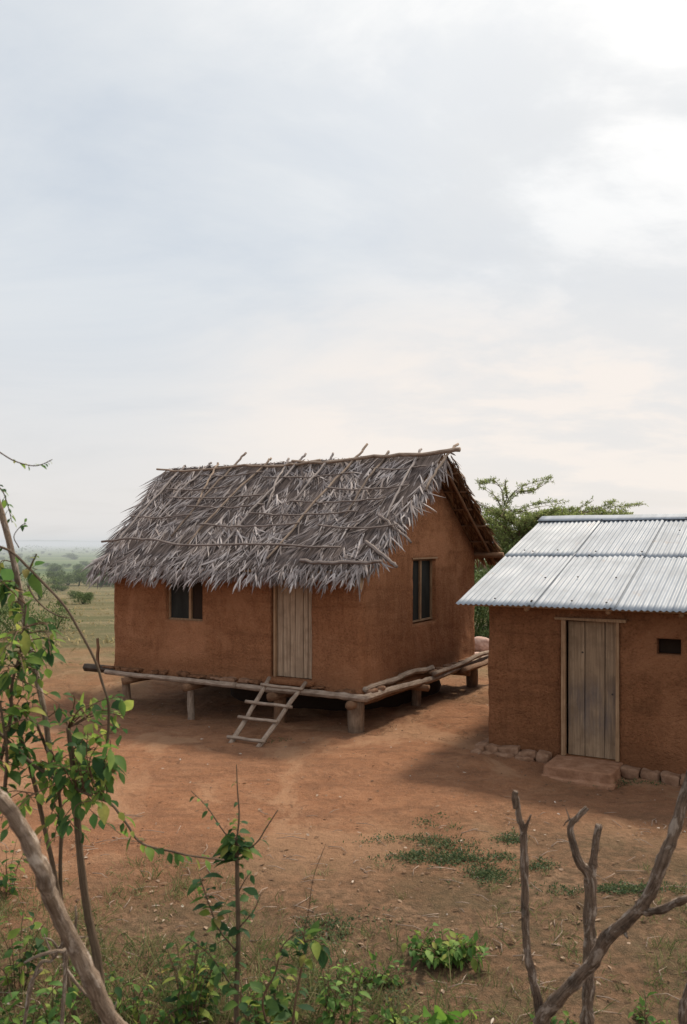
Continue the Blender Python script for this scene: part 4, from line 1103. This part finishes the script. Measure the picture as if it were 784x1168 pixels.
for k in range(26):
    Y=random.uniform(33,60); x=random.uniform(-.43,-.22)*Y if k<18 else random.uniform(.1,.5)*Y
    place_bush(k%5,x,Y,random.uniform(.14,.34),'small low green scrub bush dotted about the dry field behind the huts','small scrub bushes in the dry field')
# nearer bushes, each its own look
def near_bush(px,Y,w,hgt,n,label,seed,leafL=.10,z=0):
    x=(px-CX)/F*Y; m_=bush_mesh(w,hgt,n,leafL,seed,1.0,14,.12); o=m_.build('bush',M['bush']); o.location=(x,Y,gz(x,Y)); random.seed(seed+9); tag(o,label,'bush'); return o
near_bush(18,27,2.0,1.1,1500,'dark low bush in the field at the left edge, behind the tall shrub',201)
near_bush(62,29,1.8,.9,1000,'flat-topped small bush on the field between the tall shrub and the thatched hut',202)
near_bush(548,27,2.6,2.5,5000,'tall green bush seen in the gap between the two houses',203,.12)
near_bush(590,30,4.5,2.6,5000,'wide green bush hidden mostly behind the tin-roofed house',204,.14)
near_bush(44,45,2.4,1.5,1000,'grey-green bush in the middle of the dry field at left',206)
for (px,py0,py1,Y) in ((93,668,690,40),(57,655,672,50),(123,662,680,45)):
    pass
# pale rocks in the gap between the houses
for (px,py,w,hh_,lab) in ((549,733,.55,.42,'larger pinkish boulder lying behind the thatched hut, seen through the gap'),(550,742,.5,.15,'flat pale stone in front of the pinkish boulder behind the hut')):
    Y=22.5 if w>.52 else 22.0; x=(px-CX)/F*Y
    m_=MB(); slab(m_,(0,0,hh_*.4),(w,w*.8,hh_),e=3,n=10,lump=.04); o=m_.build('rock',M['pinkstone']); o.location=(x,Y,gz(x,Y)+(.12 if w>.52 else .02)); tag(o,lab,'rock')

# ---- acacia behind the tin roofed house
AY=31.0
b=at(600,720,AY); b.z=gz(b.x,b.y)-.05
ac=empty('acacia_tree',b,0,label='flat-topped feathery acacia tree rising behind the tin-roofed house',cat='tree')
random.seed(5)
br=MB(); cr=MB()
def ap(px,py,dy=0.0): return at(px,py,AY+dy)-b
m_=MB(); tube(m_,smooth_path([Vector((0,0,-.1)),ap(598,690),ap(592,650),ap(588,620)],5),[.17-.004*k for k in range(16)],9,.15); m_.build('trunk',M['bark'],ac)
def acbranch(pts,r0,r1,leafn,dens=1.0,depth=0.0,spray=.35):
    P=smooth_path([ap(p[0],p[1],p[2] if len(p)>2 else depth) for p in pts],5); n=len(P)
    tube(br,P,[r0+(r1-r0)*k/(n-1) for k in range(n)],5,.1,False)
    for k in range(leafn):
        t_=random.uniform(.15,1.0); p_,d=along(P,t_)
        o=rdir(0); o.z=o.z*.35+.12; L=spray*random.uniform(.4,1.0); e_=p_+o*L
        tube(br,[p_,p_+o*L*.55+Vector((0,0,.02)),e_],[.009,.006,.004],4,0,False)
        for q in range(int(15*dens)):
            u=random.uniform(.2,1.05); c_=p_+o*L*u+Vector((0,0,random.gauss(.01,.02)))
            leaflet(cr,c_,(rdir()+Vector((0,0,.1))),random.uniform(.06,.13)*(1.3 if dens>1 else 1),random.uniform(.02,.036)*(1.4 if dens>1 else 1))
for dy in (-1.2,.2,1.3):
    j=lambda:random.uniform(-6,6)
    # dense body
    for (x0,y0,x1,y1) in ((590,640,548,625),(590,635,560,600),(590,625,600,592),(592,620,640,590),(590,630,620,600),(590,650,545,648),(588,640,575,610),(590,645,555,660),(592,630,650,600),(590,620,550,590),(590,625,615,588),(590,640,600,640),(590,660,560,690),(592,650,600,680),(592,600,665,588),(592,610,690,590),(590,600,560,584),(590,600,640,583),(592,600,720,590)):
        acbranch([(x0,y0,dy*.3),((x0+x1)/2+j(),(y0+y1)/2-4+j()*.4,dy*.7),(x1+j(),y1+j()*.5,dy)],.035,.008,34,1.2,spray=.65)
# sparse upper sprays
for pts,n_ in (([(588,622),(578,600),(574,585),(566,568),(556,557),(547,556)],22),([(574,588),(580,570),(588,560),(600,553),(630,545)],30),([(576,575),(572,558),(562,548),(546,551)],20),([(580,570),(576,553),(578,545)],9),([(578,590),(600,578),(640,571)],24),([(588,560),(606,560),(622,552)],14),([(575,590),(556,580),(540,574)],18),([(572,598),(552,592),(538,584)],20),
   ([(592,620),(620,600),(650,588),(690,580),(734,575)],40),([(640,592),(660,580),(676,568)],14),([(660,584),(690,577),(700,572)],16),([(625,598),(600,585),(570,583)],26),([(650,588),(680,588),(715,583)],26),([(600,600),(630,585),(655,580)],22)):
    acbranch([(p[0],p[1],random.uniform(-.5,.5)) for p in pts],.022,.005,int(n_*1.4),.8,spray=.30)
    acbranch([(p[0]+random.uniform(-4,4),p[1]+random.uniform(0,4),random.uniform(-1.5,1.5)) for p in pts],.016,.005,int(n_*.7),.8,spray=.30)
br.build('branches',M['bark'],ac); cr.build('crown',M['acacia'],ac)

# ---- far woods and hills
random.seed(21)
mb=MB()
for k in range(1000):
    Y=random.uniform(240,1500); x=random.uniform(-.75,.75)*Y; r=random.uniform(.9,2.0)*(1+max(0,Y-500)/1500)
    for q in range(9):
        d=rdir(); leaflet(mb,Vector((x,Y,r*.5))+Vector((d.x*r*1.3,d.y*r,d.z*r*.5)),rdir(),r*.7,r*.4)
tag(mb.build('far_scrub',M['bush']),'far-off green scrub fading into haze toward the horizon','scrub',kind='stuff')
mb=MB(); N=260; vs=[];fs=[]
for k in range(N+1):
    x=-3600+7200*k/N; hgt=9+9*noise.noise(Vector((x*.0013,0,2)))+5*noise.noise(Vector((x*.006,3,2)))+2.2*noise.noise(Vector((x*.03,3,2)))
    vs+=[(x,2600,-2),(x,2600+60*noise.noise(Vector((x*.01,0,0))),max(4,hgt+3)),(x,3000,-2)]
for k in range(N): a=k*3; fs+=[(a,a+3,a+4,a+1),(a+1,a+4,a+5,a+2)]
mb.add(vs,fs); tag(mb.build('hills',M['bush']),kind='structure')

# haze: a thin layer over the plain that glows in place of scattered light
hz=NT('glowing_haze'); ab=hz.n('ShaderNodeVolumeAbsorption'); em=hz.n('ShaderNodeEmission'); ad=hz.n('ShaderNodeAddShader')
K=1/310.0
ab.inputs['Color'].default_value=(0,0,0,1); ab.inputs['Density'].default_value=K
em.inputs['Color'].default_value=(.715,.735,.745,1); em.inputs['Strength'].default_value=K*.93
hz.l(ab.outputs[0],ad.inputs[0]); hz.l(em.outputs[0],ad.inputs[1]); hz.l(ad.outputs[0],hz.out.inputs['Volume'])
mb=MB(); box(mb,(0,2040,2.2),(9000,4000,6.4)); tag(mb.build('haze',hz.m,None,False),'thin pale haze lying over the distant plain','haze',kind='stuff')

# ------------------------------------------------------------------ sky, sun, camera
SAZ,SEL=R(37.5),R(51)
sd=Vector((math.sin(SAZ)*math.cos(SEL),math.cos(SAZ)*math.cos(SEL),math.sin(SEL)))
w=bpy.data.worlds.new('World'); sc.world=w; w.use_nodes=True
t=NT.__new__(NT); t.t=w.node_tree; t.t.nodes.clear(); t.out=t.n('ShaderNodeOutputWorld')
sky=t.n('ShaderNodeTexSky',sky_type='NISHITA'); sky.sun_disc=False; sky.sun_elevation=SEL; sky.sun_rotation=SAZ; sky.dust_density=3
dv=t.coord('Generated')
sp_=t.n('ShaderNodeSeparateXYZ'); t.l(dv,sp_.inputs[0]); zc=t.math('MAXIMUM',sp_.outputs[2],0.0)
den=t.math('ADD',zc,.22)
pl=t.n('ShaderNodeCombineXYZ'); t.l(t.math('DIVIDE',sp_.outputs[0],den),pl.inputs[0]); t.l(t.math('DIVIDE',sp_.outputs[1],den),pl.inputs[1])
plane=t.mapping(pl.outputs[0],(1.0,1.35,1),(0,0,R(25)))
nA=t.noise(plane,.95,7,.58,.5); nB_=t.noise(plane,2.6,8,.6,.3)
def dot(v):
    o=t.n('ShaderNodeVectorMath',operation='DOT_PRODUCT'); t.l(dv,o.inputs[0]); o.inputs[1].default_value=Vector(v).normalized(); return o.outputs['Value']
glow=t.mapr(dot(sd),.66,.97)                         # bright cloud round the hidden sun
warm=t.math('MULTIPLY',t.mapr(dot((.36,1,.08)),.80,.98),t.mapr(zc,.14,.36,1,0))               # pale warm break low on the right
shade=t.mapr(dot((.10,1,.26)),.965,.999)
grey=t.ramp(nA,[(.30,(.655,.715,.785)),(.5,(.745,.785,.825)),(.7,(.83,.85,.865))])
grey=t.mix(t.mapr(zc,.0,.30,1,0),grey,(.83,.805,.785))
brk=t.mapr(t.math('ADD',t.math('MULTIPLY',nA,.75),t.math('MULTIPLY',nB_,.35)),.50,.66)
g1=t.math('MULTIPLY',glow,t.math('ADD',.55,t.math('MULTIPLY',brk,.75)),0,True)
colr=t.mix(g1,grey,(1.07,1.06,1.04))
gable_fill=t.mapr(dot((.9,-.42,.40)),.55,.95); colr=t.mix(t.math('MULTIPLY',gable_fill,.8),colr,(1.5,1.42,1.30))  # bright lobe added out of view to lighten the hut's gable wall
wf=t.math('MULTIPLY',warm,t.math('ADD',.62,t.math('MULTIPLY',brk,.6)),0,True)
colr=t.mix(wf,colr,(.96,.89,.83))
band=t.math('MULTIPLY',t.mapr(dot((.30,1,.31)),.955,.995),t.mapr(t.math('ADD',t.math('MULTIPLY',nA,.55),t.math('MULTIPLY',nB_,.5)),.46,.60,1,0))
colr=t.mix(t.math('MULTIPLY',band,.45),colr,(.77,.78,.79))
bg1=t.n('ShaderNodeBackground'); t.l(sky.outputs[0],bg1.inputs[0]); bg1.inputs[1].default_value=.10
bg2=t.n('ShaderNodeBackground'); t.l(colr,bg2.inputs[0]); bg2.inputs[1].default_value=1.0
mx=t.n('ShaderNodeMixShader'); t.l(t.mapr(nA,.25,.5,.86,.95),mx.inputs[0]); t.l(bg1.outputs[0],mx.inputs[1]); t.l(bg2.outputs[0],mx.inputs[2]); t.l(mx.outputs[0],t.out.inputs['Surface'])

sun=bpy.data.lights.new('sun','SUN'); sun.energy=4.6; sun.angle=R(7.5); sun.color=(1.0,.87,.70)
so=bpy.data.objects.new('sun',sun); COL.objects.link(so); so.rotation_euler=(-sd).to_track_quat('-Z','Y').to_euler(); so.location=(20,40,40)

cam=bpy.data.cameras.new('camera'); co=bpy.data.objects.new('camera',cam); COL.objects.link(co); sc.camera=co
co.location=(0,0,H); co.rotation_euler=(R(90),0,0)
cam.sensor_fit='VERTICAL'; cam.sensor_height=36; cam.sensor_width=24; cam.lens=36*F/1168; cam.shift_y=(HZ-584)/1168
cam.clip_start=.05; cam.clip_end=12000
cam.dof.use_dof=True; cam.dof.focus_distance=14.0; cam.dof.aperture_fstop=3.4
sc.view_settings.view_transform='Standard'; sc.view_settings.look='None'; sc.view_settings.exposure=0; sc.view_settings.gamma=1
sc.cycles.max_bounces=8; sc.cycles.transparent_max_bounces=8; sc.cycles.volume_bounces=0
sc.cycles.use_denoising=True
